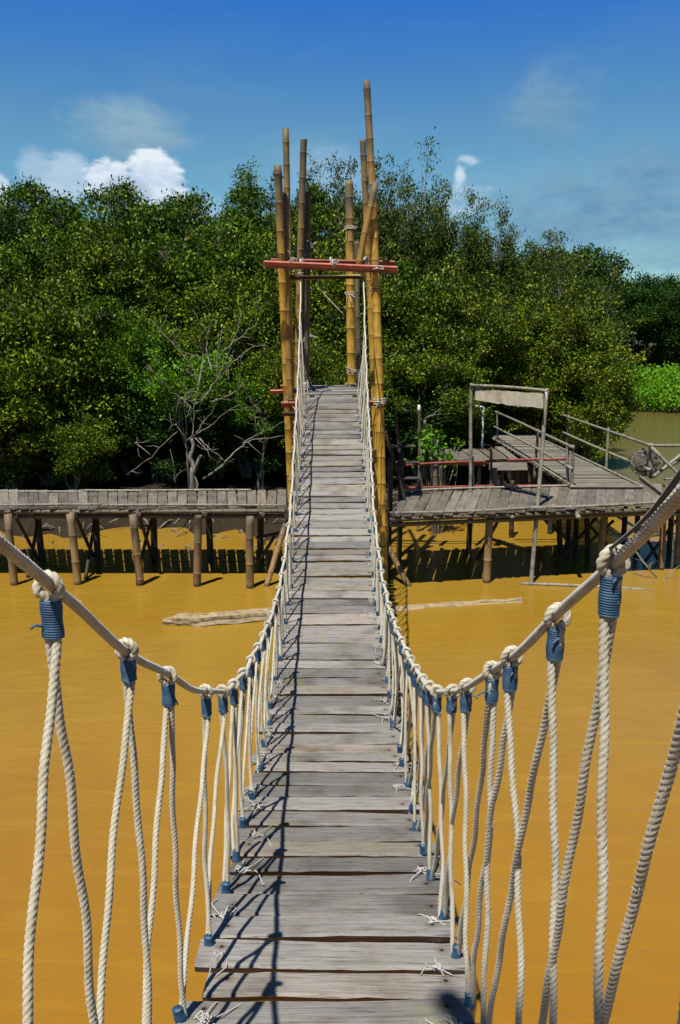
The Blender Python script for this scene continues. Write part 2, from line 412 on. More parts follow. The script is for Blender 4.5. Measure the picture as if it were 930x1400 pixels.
def bamboo_mesh(name, a, b, r0, r1, mat, rg, node=.30, bend=.01, seg=12, hollow=True):
    """a bamboo cane from a to b: swollen nodes, slight bends, hollow cut top; built about its own base"""
    a = np.asarray(a, float); b = np.asarray(b, float); L = np.linalg.norm(b - a); ax = (b - a) / L
    side = np.cross(ax, (0.3, 1, .2)); side /= np.linalg.norm(side); side2 = np.cross(ax, side)
    ss, rr, aa = [], [], []; s = rg.uniform(.05, node)
    R = lambda q: r0 + (r1 - r0) * q / L
    ss.append(0); rr.append(R(0)); aa.append(0)
    while s < L - .02:
        for ds, k, at_ in ((-.020, .99, 0), (-.007, 1.06, .25), (0, 1.10, 1), (.006, 1.0, .7), (.022, .97, .1)):
            if 0 < s + ds < L: ss.append(s + ds); rr.append(R(s + ds) * k); aa.append(at_)
        m = s + node * .5
        if m < L - .02: ss.append(m); rr.append(R(m) * .985); aa.append(0)
        s += node * rg.uniform(.85, 1.15)
    ss.append(L); rr.append(R(L)); aa.append(.2)
    o = np.argsort(ss); ss = np.array(ss)[o]; rr = np.array(rr)[o]; aa = np.array(aa)[o]
    ph = rg.uniform(0, 6, 2); kk = rg.uniform(.8, 1.6, 2)
    off = (np.sin(ss / L * np.pi * kk[0] + ph[0]) - np.sin(ph[0]))[:, None] * side * bend + (np.sin(ss / L * np.pi * kk[1] + ph[1]) - np.sin(ph[1]))[:, None] * side2 * bend
    path = ax * ss[:, None] + off
    if hollow:
        path = np.vstack((path, path[-1], path[-1] - ax * .08)); rr = np.append(rr, (rr[-1] * .8, rr[-1] * .78)); aa = np.append(aa, (.3, 1))
        path[-2] += ax * 1e-4
    # radial frames fixed by the axis, so the turned-in lip keeps its orientation
    th = np.arange(seg) * 2 * np.pi / seg
    ring = np.cos(th)[:, None] * side + np.sin(th)[:, None] * side2
    v = path[:, None] + rr[:, None, None] * ring[None]
    n = len(path); f = []
    for i in range(n - 1):
        for j in range(seg):
            k = (j + 1) % seg; f.append((i * seg + j, i * seg + k, i * seg + seg + k, i * seg + seg + j))
    f.append(tuple(range(seg - 1, -1, -1))); f.append(tuple((n - 1) * seg + j for j in range(seg)))
    mb = MB(); mb.add(v.reshape(-1, 3), f, np.repeat(aa, seg)); return mb.mesh(name, mat, attr='ring')
def cane(name, a, b, r0, r1, mat, parent, rg, **kw):
    a = np.asarray(a, float); return link(name, bamboo_mesh(name, a, b, r0, r1, mat, rg, **kw), parent, tuple(a))
def beam_mesh(name, a, b, w, h, mat, rg):
    """sawn timber from a to b, w across and h deep"""
    return a, b, plank_mesh(name, float(np.linalg.norm(np.asarray(b) - np.asarray(a))), w, h, mat, rg, nx=7, rag=.003, warp=.004)
def beam(name, a, b, w, h, mat, parent, rg):
    a = np.asarray(a, float); b = np.asarray(b, float); _, _, me = beam_mesh(name, a, b, w, h, mat, rg)
    d = Vector(b - a).normalized(); o = link(name, me, parent, tuple((a + b) / 2))
    y = Vector((0, 0, 1)).cross(d); y = y.normalized() if y.length > 1e-4 else Vector((0, 1, 0)); z = d.cross(y)
    o.rotation_euler = Matrix((d, y, z)).transposed().to_euler(); return o
def coil(mb, c, ax, r, turns, rr, rg, tails=2, tail=.10):
    """cord lashed round a pole of radius r about axis ax"""
    ax = np.asarray(ax, float); ax /= np.linalg.norm(ax); u = np.cross(ax, (.2, .9, .3)); u /= np.linalg.norm(u); w = np.cross(ax, u)
    q = np.linspace(0, 2 * np.pi * turns, int(10 * turns) + 1)
    p = np.asarray(c) + (r + rr) * (np.cos(q)[:, None] * u + np.sin(q)[:, None] * w) + ax * ((q / q[-1] - .5) * turns * rr * 2.1 + np.sin(q * .5) * rr * 1.5)[:, None]
    sweep(mb, p, rr, 5)
    for k in range(tails):
        d = rg.normal(0, 1, 3); d[1] = -abs(d[1]); d /= np.linalg.norm(d)
        s = np.asarray(c) + np.array((rg.uniform(-.6, .6) * r, -r, 0)); e = s + d * tail * rg.uniform(.5, 1.1)
        sweep(mb, smooth([s, (s + e) / 2 + rg.normal(0, .015, 3), e + np.array((0, 0, -.02))], 4), rr * .9, 4)

# ------------------------------------------------------------------ ground and water
def bank_line(x):                      # where the mud bank leaves the water, as a distance from the camera
    b = 14.75 + .30 * np.sin(x * 5.3) + .35 * np.sin(x * 1.3) + .25 * np.sin(x * 2.9 + 1) + .62 * np.clip(x - 0, 0, 3)
    far = 45.0 + 1.5 * np.sin(x * .21) + .8 * np.sin(x * .6)
    k = np.clip((x - 6.0 - 0 * b) / 2.2, 0, 1); k = k * k * (3 - 2 * k)
    return b * (1 - k) + far * k
def ground_z(x, y):
    d = y - bank_line(x)
    k = np.clip((d + 1.0) / 2.2, 0, 1); k = k * k * (3 - 2 * k)
    bump = .05 * np.sin(x * 3.1 + y * 1.7) + .05 * np.sin(x * 1.3 - y * 2.6) + .03 * np.sin(x * 7 + y * 5)
    return -.8 + k * (1.02 + bump) + np.clip(d, 0, 60) * .008
def build_ground():
    ys = np.concatenate((np.linspace(-300, -10, 12), np.linspace(-5, 13, 10), np.linspace(13.5, 30, 90), np.linspace(31, 60, 50), np.linspace(65, 300, 20), np.linspace(400, 1500, 8)))
    xs = np.concatenate((np.linspace(-900, -30, 14), np.linspace(-25, 14, 110), np.linspace(15, 60, 40), np.linspace(80, 900, 14)))
    X, Y = np.meshgrid(xs, ys); Z = ground_z(X, Y)
    nx, ny = len(xs), len(ys)
    mb = MB(); f = [(j * nx + i, j * nx + i + 1, (j + 1) * nx + i + 1, (j + 1) * nx + i) for j in range(ny - 1) for i in range(nx - 1)]
    mb.add(np.stack((X, Y, Z), -1).reshape(-1, 3), f)
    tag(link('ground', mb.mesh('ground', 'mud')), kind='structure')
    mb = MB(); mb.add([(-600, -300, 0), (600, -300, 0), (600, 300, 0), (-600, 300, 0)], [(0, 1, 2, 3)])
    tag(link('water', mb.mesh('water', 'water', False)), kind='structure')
build_ground()

# ------------------------------------------------------------------ trees
def limb(mb, a, b, r0, r1, rg, wob=.08, seg=6, n=5):
    a = np.asarray(a, float); b = np.asarray(b, float); L = np.linalg.norm(b - a)
    q = np.linspace(0, 1, n)[:, None]; p = a + (b - a) * q
    p[1:-1] += rg.normal(0, wob * L / 3, (n - 2, 3)); p = smooth(p, 3)
    sweep(mb, p, np.linspace(r0, r1, len(p)), seg, cap=True); return p
def leaf_mesh(name, cen, axis, nrm, ln, wd, mat):
    n = len(cen)
    axis = axis / (np.linalg.norm(axis, axis=1)[:, None] + 1e-9)
    side = np.cross(nrm, axis); side /= np.linalg.norm(side, axis=1)[:, None] + 1e-9
    up = np.cross(axis, side)
    l = ln[:, None]; w = wd[:, None]
    v = np.stack((cen - axis * l * .5, cen + side * w * .5 + axis * l * .08 + up * w * .16, cen + axis * l * .5, cen - side * w * .5 + axis * l * .08 + up * w * .16), 1).reshape(-1, 3)
    me = bpy.data.meshes.new(name)
    me.vertices.add(4 * n); me.vertices.foreach_set('co', v.ravel().astype(np.float32))
    me.loops.add(4 * n); me.loops.foreach_set('vertex_index', np.arange(4 * n, dtype=np.int32))
    me.polygons.add(n); me.polygons.foreach_set('loop_start', np.arange(0, 4 * n, 4, dtype=np.int32))
    me.polygons.foreach_set('loop_total', np.full(n, 4, np.int32))
    me.update(calc_edges=True); me.validate(); me.materials.append(M[mat]); return me
def leaves_at(rg, centres, per, spread, size, outward=None):
    n = len(centres) * per
    c = np.repeat(centres, per, 0)
    off = rg.normal(0, 1, (n, 3)) * spread * np.array((1, 1, .85))
    cen = c + off
    ax = rg.normal(0, 1, (n, 3)) + np.array((0, 0, .35))
    if outward is not None: ax += np.repeat(outward, per, 0) * .8
    nr = rg.normal(0, .75, (n, 3)) + np.array((0, -.15, 1.0))
    ln = size * rg.uniform(.65, 1.25, n); wd = ln * rg.uniform(.38, .55, n)
    return cen, ax, nr, ln, wd
def tree_proto(seed, H, R, base, nbig, nsub, per, leaf, mat, top=1.0, stems=3, wisp=0.0, bark='bark', flatness=1.0, stemk=1.0):
    """crown of radius R between height base and H on several stems; clumps of leaves hang on real twigs"""
    rg = np.random.default_rng(seed)
    ch = (H - base) / 2; cz = base + ch
    big = []
    while len(big) < nbig:
        d = rg.normal(0, 1, 3); d /= np.linalg.norm(d)
        r = rg.uniform(.45, 1.0) ** .6
        if d[2] < -.55 and rg.random() < .6: continue
        lump = 1 + .16 * math.sin(3 * math.atan2(d[1], d[0]) + seed) + .12 * math.sin(5 * d[2] + seed * 2)
        k = r * lump * .86
        big.append((d[0] * R * k, d[1] * R * k, cz + d[2] * ch * k))
    big = np.array(big)
    mb = MB(); st = []
    for i in range(stems):
        a = rg.uniform(0, 6.28); e = np.array((math.cos(a) * R * .3, math.sin(a) * R * .3, base + ch * rg.uniform(.5, .9)))
        p = limb(mb, (math.cos(a) * .12, math.sin(a) * .12, -.15), e, stemk * .035 * H ** .6 * rg.uniform(.7, 1.1), stemk * .02 * H ** .5, rg, .10, 7, 6); st.append(p)
    allst = np.vstack(st); subs = []; outs = []
    for b in big:
        low = allst[allst[:, 2] < b[2] - .2]
        if len(low) == 0: low = allst
        s = low[np.argmin(np.linalg.norm(low - b, axis=1) + .35 * np.abs(low[:, 2] - b[2] + ch * .4))]
        p = limb(mb, s, b, .028, .010, rg, .14, 5, 4)
        o = b - np.array((0, 0, cz - ch * .3)); o /= np.linalg.norm(o) + 1e-6
        rad = R * rg.uniform(.20, .32)
        q = rg.normal(0, 1, (nsub, 3)) + o * .7; q[:, 2] = np.where(q[:, 2] < 0, q[:, 2] * .35, q[:, 2])
        q /= np.linalg.norm(q, axis=1)[:, None]; q *= rad * rg.uniform(.55, 1.05, (nsub, 1))
        q[:, 2] = q[:, 2] * .8
        sp = b + q
        if wisp:
            k = int(nsub * wisp); sp[:k] = b + o * rad * rg.uniform(.7, 1.9, (k, 1)) + np.array((0, 0, 1)) * rad * rg.uniform(.2, 1.3, (k, 1)) + rg.normal(0, rad * .18, (k, 3))
        for c in sp[::2]: sweep(mb, [b * .6 + p[-3] * .4, (b + c) / 2 + rg.normal(0, .05, 3), c], [.009, .006, .003], 3, cap=False)
        subs.append(sp); outs.append(np.repeat(o[None], nsub, 0))
    subs = np.vstack(subs); outs = np.vstack(outs)
    L = leaves_at(rg, subs, per, leaf * 1.15, leaf, outs)
    return mb.mesh('tree trunk', bark), leaf_mesh('tree crown', *L, mat), H, R

PROTO = {
    'round': tree_proto(3, 7.0, 2.4, 1.6, 40, 34, 30, .122, 'leaf_olive', wisp=.08),
    'green': tree_proto(8, 7.0, 2.4, 1.5, 44, 34, 30, .112, 'leaf_green'),
    'wispy': tree_proto(14, 7.0, 2.2, 1.8, 46, 30, 22, .100, 'leaf_grey', wisp=.28, stems=4),
    'loose': tree_proto(21, 7.0, 2.3, 1.8, 38, 32, 28, .122, 'leaf_gold', wisp=.12),
    'bushy': tree_proto(29, 5.0, 2.2, .25, 42, 32, 26, .125, 'leaf_olive', stems=5, wisp=.08),
    'shrub': tree_proto(33, 3.6, 1.0, 1.7, 16, 18, 20, .085, 'leaf_bright', stems=4, wisp=.12, stemk=.3),
    'droop': tree_proto(41, 5.0, 2.2, .4, 38, 28, 22, .125, 'leaf_gold', stems=4, wisp=.15),
    'dark': tree_proto(47, 10.0, 3.6, 1.0, 50, 30, 24, .18, 'leaf_dark', stems=3),
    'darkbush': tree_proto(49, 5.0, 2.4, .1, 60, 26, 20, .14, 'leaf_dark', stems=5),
    'tall': tree_proto(52, 9.5, 1.5, 4.5, 32, 26, 24, .095, 'leaf_green', wisp=.22, stems=3),
}
trg = np.random.default_rng(5)
def tree(kind, px, ytop, Y, R, label, group=None, name='mangrove_tree', mat=None, zs=1.0):
    tm, cm, H0, R0 = PROTO[kind]
    p = at(px, ytop, Y); gz = float(ground_z(np.array(p[0]), np.array(Y))); gz = max(gz, -.3)
    H = (p[2] - gz) / 1.0
    t_ = thing(name, label, 'tree', (p[0], Y, gz - .05), group)
    t_.rotation_euler = (0, 0, trg.uniform(0, 6.28)); t_.scale = (R / R0, R / R0, H / (H0 * (1.10 if kind in ('wispy', 'tall') else .99 if kind in ('green', 'dark') else 1.05)))
    link('trunk', tm, t_); tag(link('crown', cm, t_), kind='stuff'); return t_

LB = ('dense green mangrove crown on the skyline behind the leafless branches', 'mangroves of the back row behind the boardwalk')
for i, (px, yt, Y) in enumerate([(-70, 262, 31), (5, 252, 30), (75, 258, 32), (150, 254, 30), (215, 265, 31), (275, 268, 32)]):
    tree(['green', 'dark', 'green'][i % 3], px, yt, Y, 2.9, *LB)
LM = ('olive leaved mangrove halfway up the wooded slope behind the boardwalk', 'mangroves of the middle row behind the boardwalk')
for i, (px, yt, Y) in enumerate([(-60, 300, 24.5), (25, 318, 25), (95, 300, 26), (160, 335, 24), (235, 310, 25), (300, 300, 24), (350, 330, 23)]):
    tree(['round', 'green', 'round', 'loose'][i % 4], px, yt, Y, 2.4, *LM)
tree('bushy', -30, 395, 19.2, 2.0, 'yellowish mangrove whose leaves reach down to the plank boardwalk', name='mangrove_tree')
tree('bushy', 55, 385, 19.6, 1.9, 'olive mangrove bush overhanging the boardwalk beside a dark gap in the trees')
tree('bushy', 15, 480, 18.3, 1.75, 'low leafy mangrove bush just behind the boardwalk planks', name='mangrove_bush')
tree('bushy', 88, 560, 17.7, 1.0, 'small yellow green mangrove sapling at the dark gap behind the boardwalk', name='mangrove_bush')
tree('green', 170, 410, 20.5, 1.6, 'mangrove with bright upper leaves above a dark hollow in the trees')
tree('shrub', 200, 432, 19.4, .8, 'small bright green leafy tree above the leafless tree', name='young_tree')
tree('shrub', 262, 468, 18.2, 1.05, 'bright green shrub growing among the bare pale branches', name='shrub')
tree('shrub', 350, 505, 18.4, .7, 'bright green shrub beside the golden bamboo pole and the bare branches', name='shrub')
tree('round', 335, 390, 20.0, 1.7, 'olive mangrove hanging over the bare tree next to the bamboo tower')
tree('tall', 342, 192, 27, 1.75, 'tall slim mangrove rising highest above the canopy beside the bamboo poles')
LC = ('skyline mangrove between the tall slim tree and the inner bamboo poles', 'feathery skyline mangrove seen between the two clusters of bamboo pole tops', 'feathery skyline mangrove directly behind the tallest bamboo pole', 'feathery skyline mangrove just past the tallest bamboo pole, against open sky')
for i, (px, yt, Y) in enumerate([(400, 262, 29), (455, 232, 30), (505, 240, 28), (545, 222, 29)]):
    tree(['green', 'wispy', 'wispy', 'wispy'][i], px, yt, Y, 2.1, LC[i], 'skyline mangroves behind the tower')
LR = ('grey green mangrove with thin twigs standing out against the sky', 'twiggy mangroves along the falling skyline')
for i, (px, yt, Y) in enumerate([(590, 250, 28), (640, 275, 27.5), (690, 300, 27), (735, 325, 27), (775, 352, 26)]):
    tree('wispy', px, yt, Y, 1.7, *LR)
LT = ('olive mangrove directly behind the tower pole nearest the bare tree', 'yellow green mangrove framed between the tower poles under the red beams', 'olive mangrove directly behind the tallest tower pole, below the red beams', 'green mangrove just outside the tower beneath the red beam ends')
for i, (px, yt, Y) in enumerate([(385, 345, 22), (440, 330, 22.5), (500, 350, 22), (550, 360, 22.5)]):
    tree(['round', 'loose', 'round', 'green'][i], px, yt, Y, 2.1, LT[i], 'mangroves close behind the bridge tower')
tree('round', 420, 440, 18.8, 1.2, 'low mangrove bush seen between the tower poles above the bridge landing', name='mangrove_bush')
tree('bushy', 460, 480, 19.5, 1.2, 'dark mangrove bush at the end of the bridge landing', name='mangrove_bush')
LS = ('sunlit olive mangrove between the bridge tower and the blank sign frame', 'sunlit yellow green mangrove above the sign frame pole standing on the boardwalk', 'sunlit olive mangrove standing high above the middle of the blank sign board', 'sunlit mangrove above the sign frame pole that stands in the water', 'sunlit outermost mangrove next to the far dark wood across the creek')
for i, (px, yt, Y) in enumerate([(580, 400, 21.5), (640, 385, 22.5), (705, 395, 23), (752, 405, 24), (790, 440, 24.5)]):
    tree(['round', 'loose', 'round', 'loose', 'loose'][i], px, yt, Y, 1.75, LS[i], 'sunlit mangroves behind the sign frame')
tree('round', 580, 460, 19.6, 1.6, 'olive mangrove leaning over the small broken platform behind the red rails')
tree('loose', 690, 465, 23.4, 1.7, 'yellow green mangrove right above the blank sign board')
tree('loose', 760, 480, 23.5, 1.7, 'gold tinted mangrove standing over the slatted walkway')
tree('droop', 806, 495, 24.0, 1.25, 'feathery yellow green mangrove drooping into the creek by the railing')
tree('droop', 790, 530, 22.5, 1.1, 'low drooping mangrove spray beside the walkway handrail', name='mangrove_bush')
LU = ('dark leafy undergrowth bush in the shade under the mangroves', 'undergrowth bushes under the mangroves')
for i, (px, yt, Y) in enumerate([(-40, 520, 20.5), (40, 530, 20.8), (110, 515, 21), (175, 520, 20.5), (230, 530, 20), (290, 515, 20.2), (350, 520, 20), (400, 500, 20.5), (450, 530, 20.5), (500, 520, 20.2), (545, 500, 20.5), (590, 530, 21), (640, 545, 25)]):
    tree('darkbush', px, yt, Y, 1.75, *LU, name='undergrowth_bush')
LF = ('dark dense tree of the far wood across the creek', 'trees of the far wood')
for i, (px, yt, Y) in enumerate([(815, 372, 66), (850, 364, 62), (880, 372, 60), (915, 366, 62), (950, 362, 60), (985, 370, 62), (1030, 366, 64), (1080, 360, 66)]):
    tree('dark', px, yt, Y, 3.8, *LF, name='broadleaf_tree')
LG = ('distant dark tree glimpsed through gaps in the mangroves', 'distant trees behind the mangroves')
for i in range(12):
    tree('dark', -150 + i * 82, 330 + 20 * math.sin(i * 2.1), 44 + 3 * math.sin(i * 1.7), 4.4, *LG, name='broadleaf_tree')

# low bright green growth on the far bank
def far_growth():
    rg = np.random.default_rng(91); c = []
    for i in range(2600):
        x = rg.uniform(9, 34); y = float(bank_line(np.array(x))) + rg.uniform(-.4, 6.5)
        h = rg.uniform(.2, 1.0) * min(1.9, .5 + .5 * (y - float(bank_line(np.array(x))) + .6))
        c.append((x, y, .2 + h))
    L = leaves_at(rg, np.array(c), 30, .26, .19)
    o = link('ground_cover', leaf_mesh('ground_cover', *L, 'leaf_lime'))
    tag(o, 'bright green low leafy growth on the far creek bank', 'ground cover', kind='stuff')
far_growth()

# the leafless pale tree, each limb grown by hand from the picture's plane
def bare_tree():
    rg = np.random.default_rng(12); Y = 16.4; b = at(264, 668, Y); b[2] = float(ground_z(np.array(b[0]), np.array(Y))) - .05
    t_ = thing('bare_tree', 'leafless pale branching tree on the mud bank behind the boardwalk', 'tree', tuple(b))
    def P(px, py, dy=0): return at(px, py, Y + dy) - b
    mb = MB()
    limb(mb, (0, 0, 0), P(263, 640), .06, .045, rg, .05, 8); limb(mb, P(263, 648), P(262, 600), .05, .035, rg, .08, 7); limb(mb, P(264, 648), P(275, 622, -.1), .045, .03, rg, .05, 7)
    link('trunk', mb.mesh('trunk', 'deadbark'), t_)
    lines = [
        [(278, 655), (305, 636), (330, 610), (345, 598), (392, 575)], [(332, 606), (352, 600), (388, 596)],
        [(262, 600), (266, 560), (271, 530)], [(271, 530), (262, 500), (236, 470), (205, 435)], [(262, 600), (280, 575), (298, 545), (296, 500), (304, 450)],
        [(298, 520), (320, 495), (345, 475), (365, 472)], [(290, 550), (318, 538), (335, 525)], [(255, 602), (290, 580), (312, 562), (340, 560)],
        [(258, 604), (240, 580)], [(272, 598), (285, 612), (305, 628)], [(266, 598), (284, 616)], [(298, 515), (322, 492)], [(262, 560), (248, 545), (240, 570)],
        [(275, 550), (300, 510), (318, 470), (330, 430)], [(271, 530), (278, 480), (272, 440)], [(290, 510), (282, 470), (292, 430)],
        [(243, 590), (205, 625), (175, 648)], [(206, 622), (186, 605)], [(238, 650), (240, 660), (239, 645)], [(304, 480), (330, 460), (352, 440)], [(232, 530), (212, 512), (205, 505)]]
    for k, ln in enumerate(lines):
        m = MB(); pts = smooth([P(x, y, rg.uniform(-.35, .25)) for x, y in ln], 5) if len(ln) > 2 else np.array([P(x, y, rg.uniform(-.3, .2)) for x, y in ln])
        pts[1:-1] += rg.normal(0, .012, pts[1:-1].shape)
        r0 = .026 if k == 0 else rg.uniform(.009, .015); sweep(m, pts, np.linspace(r0, .0045, len(pts)), 6)
        for q in range(5):
            i = rg.integers(1, len(pts)); s = pts[i]; d = rg.normal(0, .16, 3) + np.array((0, 0, .1)); sweep(m, [s, s + d * .5 + rg.normal(0, .02, 3), s + d], [.007, .005, .003], 4)
        link('branch', m.mesh('branch', 'deadbark'), t_)
bare_tree()

# ------------------------------------------------------------------ rope bridge
BX = lambda y: -.015 - .008 * y                                    # the bridge runs almost straight ahead
_dk = np.array([(-1.2, -1.42), (0, -1.50), (1.87, -1.78), (3.2, -2.10), (4.9, -2.32), (6.8, -2.12), (8.4, -1.76), (10.37, -1.20), (12.1, -.76)])
_dp = np.polyfit(_dk[:, 0], _dk[:, 1], 5)
DZ = lambda y: CAMZ + np.polyval(_dp, y)
_rk = np.array([(-1.4, 1.45), (0, .47), (.95, -.19), (1.15, -.33), (1.5, -.575), (1.85, -.80), (2.33, -1.07), (2.85, -1.28), (3.4, -1.42), (4.4, -1.60), (5.5, -1.68), (6.8, -1.48), (7.9, -1.12), (9.7, -.48), (11.4, .42), (12.1, 1.0)])
def spline_table(k, n=1400, blur=30):
    x, y = k[:, 0], k[:, 1]; m = len(x); h = np.diff(x); A = np.eye(m); r = np.zeros(m)
    for i in range(1, m - 1):
        A[i, i - 1:i + 2] = h[i - 1], 2 * (h[i - 1] + h[i]), h[i]; r[i] = 6 * ((y[i + 1] - y[i]) / h[i] - (y[i] - y[i - 1]) / h[i - 1])
    M2 = np.linalg.solve(A, r); q = np.linspace(x[0], x[-1], n); i = np.clip(np.searchsorted(x, q) - 1, 0, m - 2); a = x[i + 1] - q; b = q - x[i]
    v = M2[i] * a ** 3 / (6 * h[i]) + M2[i + 1] * b ** 3 / (6 * h[i]) + (y[i] / h[i] - M2[i] * h[i] / 6) * a + (y[i + 1] / h[i] - M2[i + 1] * h[i] / 6) * b
    w = np.hanning(2 * blur + 1); w /= w.sum(); ext = np.concatenate((2 * v[0] - v[blur:0:-1], v, 2 * v[-1] - v[-2:-blur - 2:-1]))
    return q, np.convolve(ext, w, 'valid')
_rq, _rv = spline_table(_rk)
RZ = lambda y: CAMZ + np.interp(y, _rq, _rv)
HALF = lambda y: .372 + .085 * np.clip((y - 7.0) / 5, 0, 1) + .05 * np.clip((2.6 - y) / 1.4, 0, 1)
TOWER_Y = 12.0

def rope_bridge():
    rg = np.random.default_rng(77)
    root = thing('rope_bridge', 'sagging footbridge of grey planks hung from white ropes with blue bindings', 'bridge', (0, 0, 0))
    # planks
    widths = [.104, .110, .116, .122, .128, .134, .140, .147, .156, .180]
    var = {w: [plank_mesh('bridge plank', .84, w, .036, 'plank', rg, nx=14, rag=.0045, warp=.006) for _ in range(4)] for w in widths}
    s = -1.1
    while s < 12.0:
        w = widths[min(int(rg.random() * 9.3 + (.7 if rg.random() < .2 else 0)), 9)]; gap = rg.uniform(.015, .027); s += (w + gap) / 2 * .99
        dz = (DZ(s + .05) - DZ(s - .05)) / .1
        o = link('plank', var[w][rg.integers(4)], root, (BX(s) + rg.normal(0, .011), s, DZ(s) + rg.normal(0, .004)),
                 (math.atan(dz) + rg.normal(0, .017), rg.normal(0, .008), rg.normal(0, .010) + (math.pi if rg.random() < .5 else 0)))
        if abs(o.rotation_euler.z) > 1: o.rotation_euler.x *= -1
        o.scale.x = 1 + rg.normal(0, .024)
        s += (w + gap) / 2 * .99
    # cables under the planks
    for sd in (-1, 1):
        y = np.arange(-1.2, 12.15, .05); m = MB()
        sweep(m, np.stack((BX(y) + sd * .355, y, DZ(y) - .032), 1), .013, 8)
        link('deck_cable', m.mesh('deck_cable', 'mainrope', attr='groove'), root)
    # main ropes
    for sd in (-1, 1):
        y = np.concatenate((np.arange(-1.4, 4, .0045), np.arange(4, 12.03, .02)))
        ph = rg.uniform(0, 6, 3)
        x = BX(y) + sd * HALF(y) + .004 * np.sin(y * 9 + ph[0])
        z = RZ(y) + .004 * np.sin(y * 11 + ph[1]) - (.018 * np.clip(2.2 - y, 0, 1) if sd < 0 else 0)
        P_ = np.stack((x, y, z), 1); near = y < 4
        m = MB(); sweep(m, P_[near], .0096, 12, 3, .034, .44); sweep(m, P_[~near], .0105, 8, 3, .075, .25)
        fuzz(m, P_[near], .0092, 1500, rg)
        mr = link('main_rope', m.mesh('main_rope', 'mainrope', attr='groove'), root)
        if sd > 0:                                               # a black cord runs along the near end
            k = y < 1.12; m = MB(); q = P_[k][::6] + np.stack((-.012 + .003 * np.sin(y[k][::6] * 20), 0 * y[k][::6], .012 + .003 * np.cos(y[k][::6] * 17)), 1)
            sweep(m, q, .0028, 6); sweep(m, q + np.array((.008, 0, .006)), .002, 6)
            link('black_cord', m.mesh('black_cord', 'cord', attr='groove'), mr)
    # hangers: each one rope, looped over the main rope, bound in blue, both ends down to neighbouring bindings
    for sd in (-1, 1):
        first = [.76, 1.17, 1.54, 1.85, 2.3, 2.58] if sd < 0 else [.80, 1.12, 1.36, 1.65, 1.81, 2.10]
        tops = list(first); 
        while tops[-1] < 11.2: tops.append(tops[-1] + (rg.uniform(.27, .34) if sd < 0 else rg.uniform(.20, .28)))
        tops = [first[0] - .33, ] + tops
        bots = [(a + b) / 2 - .04 + (-.17 if sd < 0 else .0) * np.clip((6 - a) / 2.5, 0, 1) + rg.normal(0, .03) for a, b in zip(tops[:-1], tops[1:])]
        bots = [bots[0] - .3] + bots + [bots[-1] + .3]
        bx = [BX(b) + sd * (.376 + .034 * np.clip((2.6 - b) / 1.4, 0, 1) + rg.normal(0, .006)) for b in bots]
        for i, ty in enumerate(tops):
            near = ty < 3.2; mid = ty < 6
            rr = .0078 if near else .0072
            T = np.array((BX(ty) + sd * HALF(ty), ty, RZ(ty) - (.018 * np.clip(2.2 - ty, 0, 1) if sd < 0 else 0)))
            slope = (RZ(ty + .05) - RZ(ty - .05)) / .1; tg = np.array((0, 1, slope)); tg /= np.linalg.norm(tg)
            bl = (.084, .084, .060)[i] if i <= 2 else rg.uniform(.042, .058)
            side = np.array((1., 0, 0)); e = .0178; h = .0064
            pts = []
            B0 = np.array((bx[i] - .006, bots[i], DZ(bots[i]) + .02)); i1 = i + 1 if sd < 0 or i + 2 >= len(bots) or ty > 5 else i + 2; B1 = np.array((bx[i1] + .006, bots[i1], DZ(bots[i1]) + .02))
            gapz = T[2] - .024 - bl
            low = T + np.array((0, .004, 0)); low[2] = gapz
            swap = 1 if rg.random() < .5 else -1
            sl = rg.normal(0, .012, (2, 3)) * (1 if near else .7); sl[:, 0] += sd * .010
            pts = [B0 - np.array((0, 0, .05)), B0, B0 * .72 + low * .28 + sl[0], B0 * .35 + low * .65 + sl[0] * .8, low - side * h * swap, low - side * h * swap + np.array((0, 0, bl))]
            pts += [T - side * e * swap * .95 - np.array((0, 0, .008)), T - side * e * .72 * swap + np.array((0, -.004, .012)), T + np.array((0, 0, .0182)), T + side * e * .72 * swap + np.array((0, .004, .012)), T + side * e * swap * .95 - np.array((0, 0, .008))]
            pts += [low + side * h * swap + np.array((0, 0, bl)), low + side * h * swap, B1 * .35 + low * .65 + sl[1] * .8, B1 * .72 + low * .28 + sl[1], B1, B1 - np.array((0, 0, .05))]
            path = resample(smooth(pts, 14), .0036 if near else .008 if mid else .016)
            if near: path += np.clip((np.linalg.norm(path - low, axis=1) - bl * 1.5) / .1, 0, 1)[:, None] * np.stack([.0022 * np.sin(np.arange(len(path)) * .085 + rg.uniform(0, 6)) for _ in range(3)], 1)
            dT = np.linalg.norm(path - T, axis=1); thick = rr * (1 + .14 * np.exp(-(dT / .022) ** 2)); inb = (path[:, 2] < gapz + bl * .92) & (path[:, 2] > gapz + bl * .08) & (dT < .14); thick = np.where(inb, rr * .72, thick)
            m = MB(); sweep(m, path, thick, 12 if near else 9 if mid else 6, 3, .034 if mid else .06, .36)
            if near: fuzz(m, path, rr, 900, rg)
            ho = link('hanger_rope', m.mesh('hanger_rope', 'rope', attr='groove'), root)
            m = MB(); binding(m, low + np.array((0, 0, bl * .5)), .0168, .0130, bl, 15 if near else 9, rg, 22 if near else 12)
            if rg.random() < .6 or near:
                a = low + np.array((swap * .012, -.010, rg.uniform(0, 1) * bl)); d = np.array((rg.choice((-1, 1)) * rg.uniform(.01, .028), -.008, -rg.uniform(0, .02)))
                sweep(m, smooth([a, a + d * .6 + np.array((0, 0, .004)), a + d], 4), .0022, 6)
            link('blue_binding', m.mesh('blue_binding', 'blue', attr='groove'), ho)
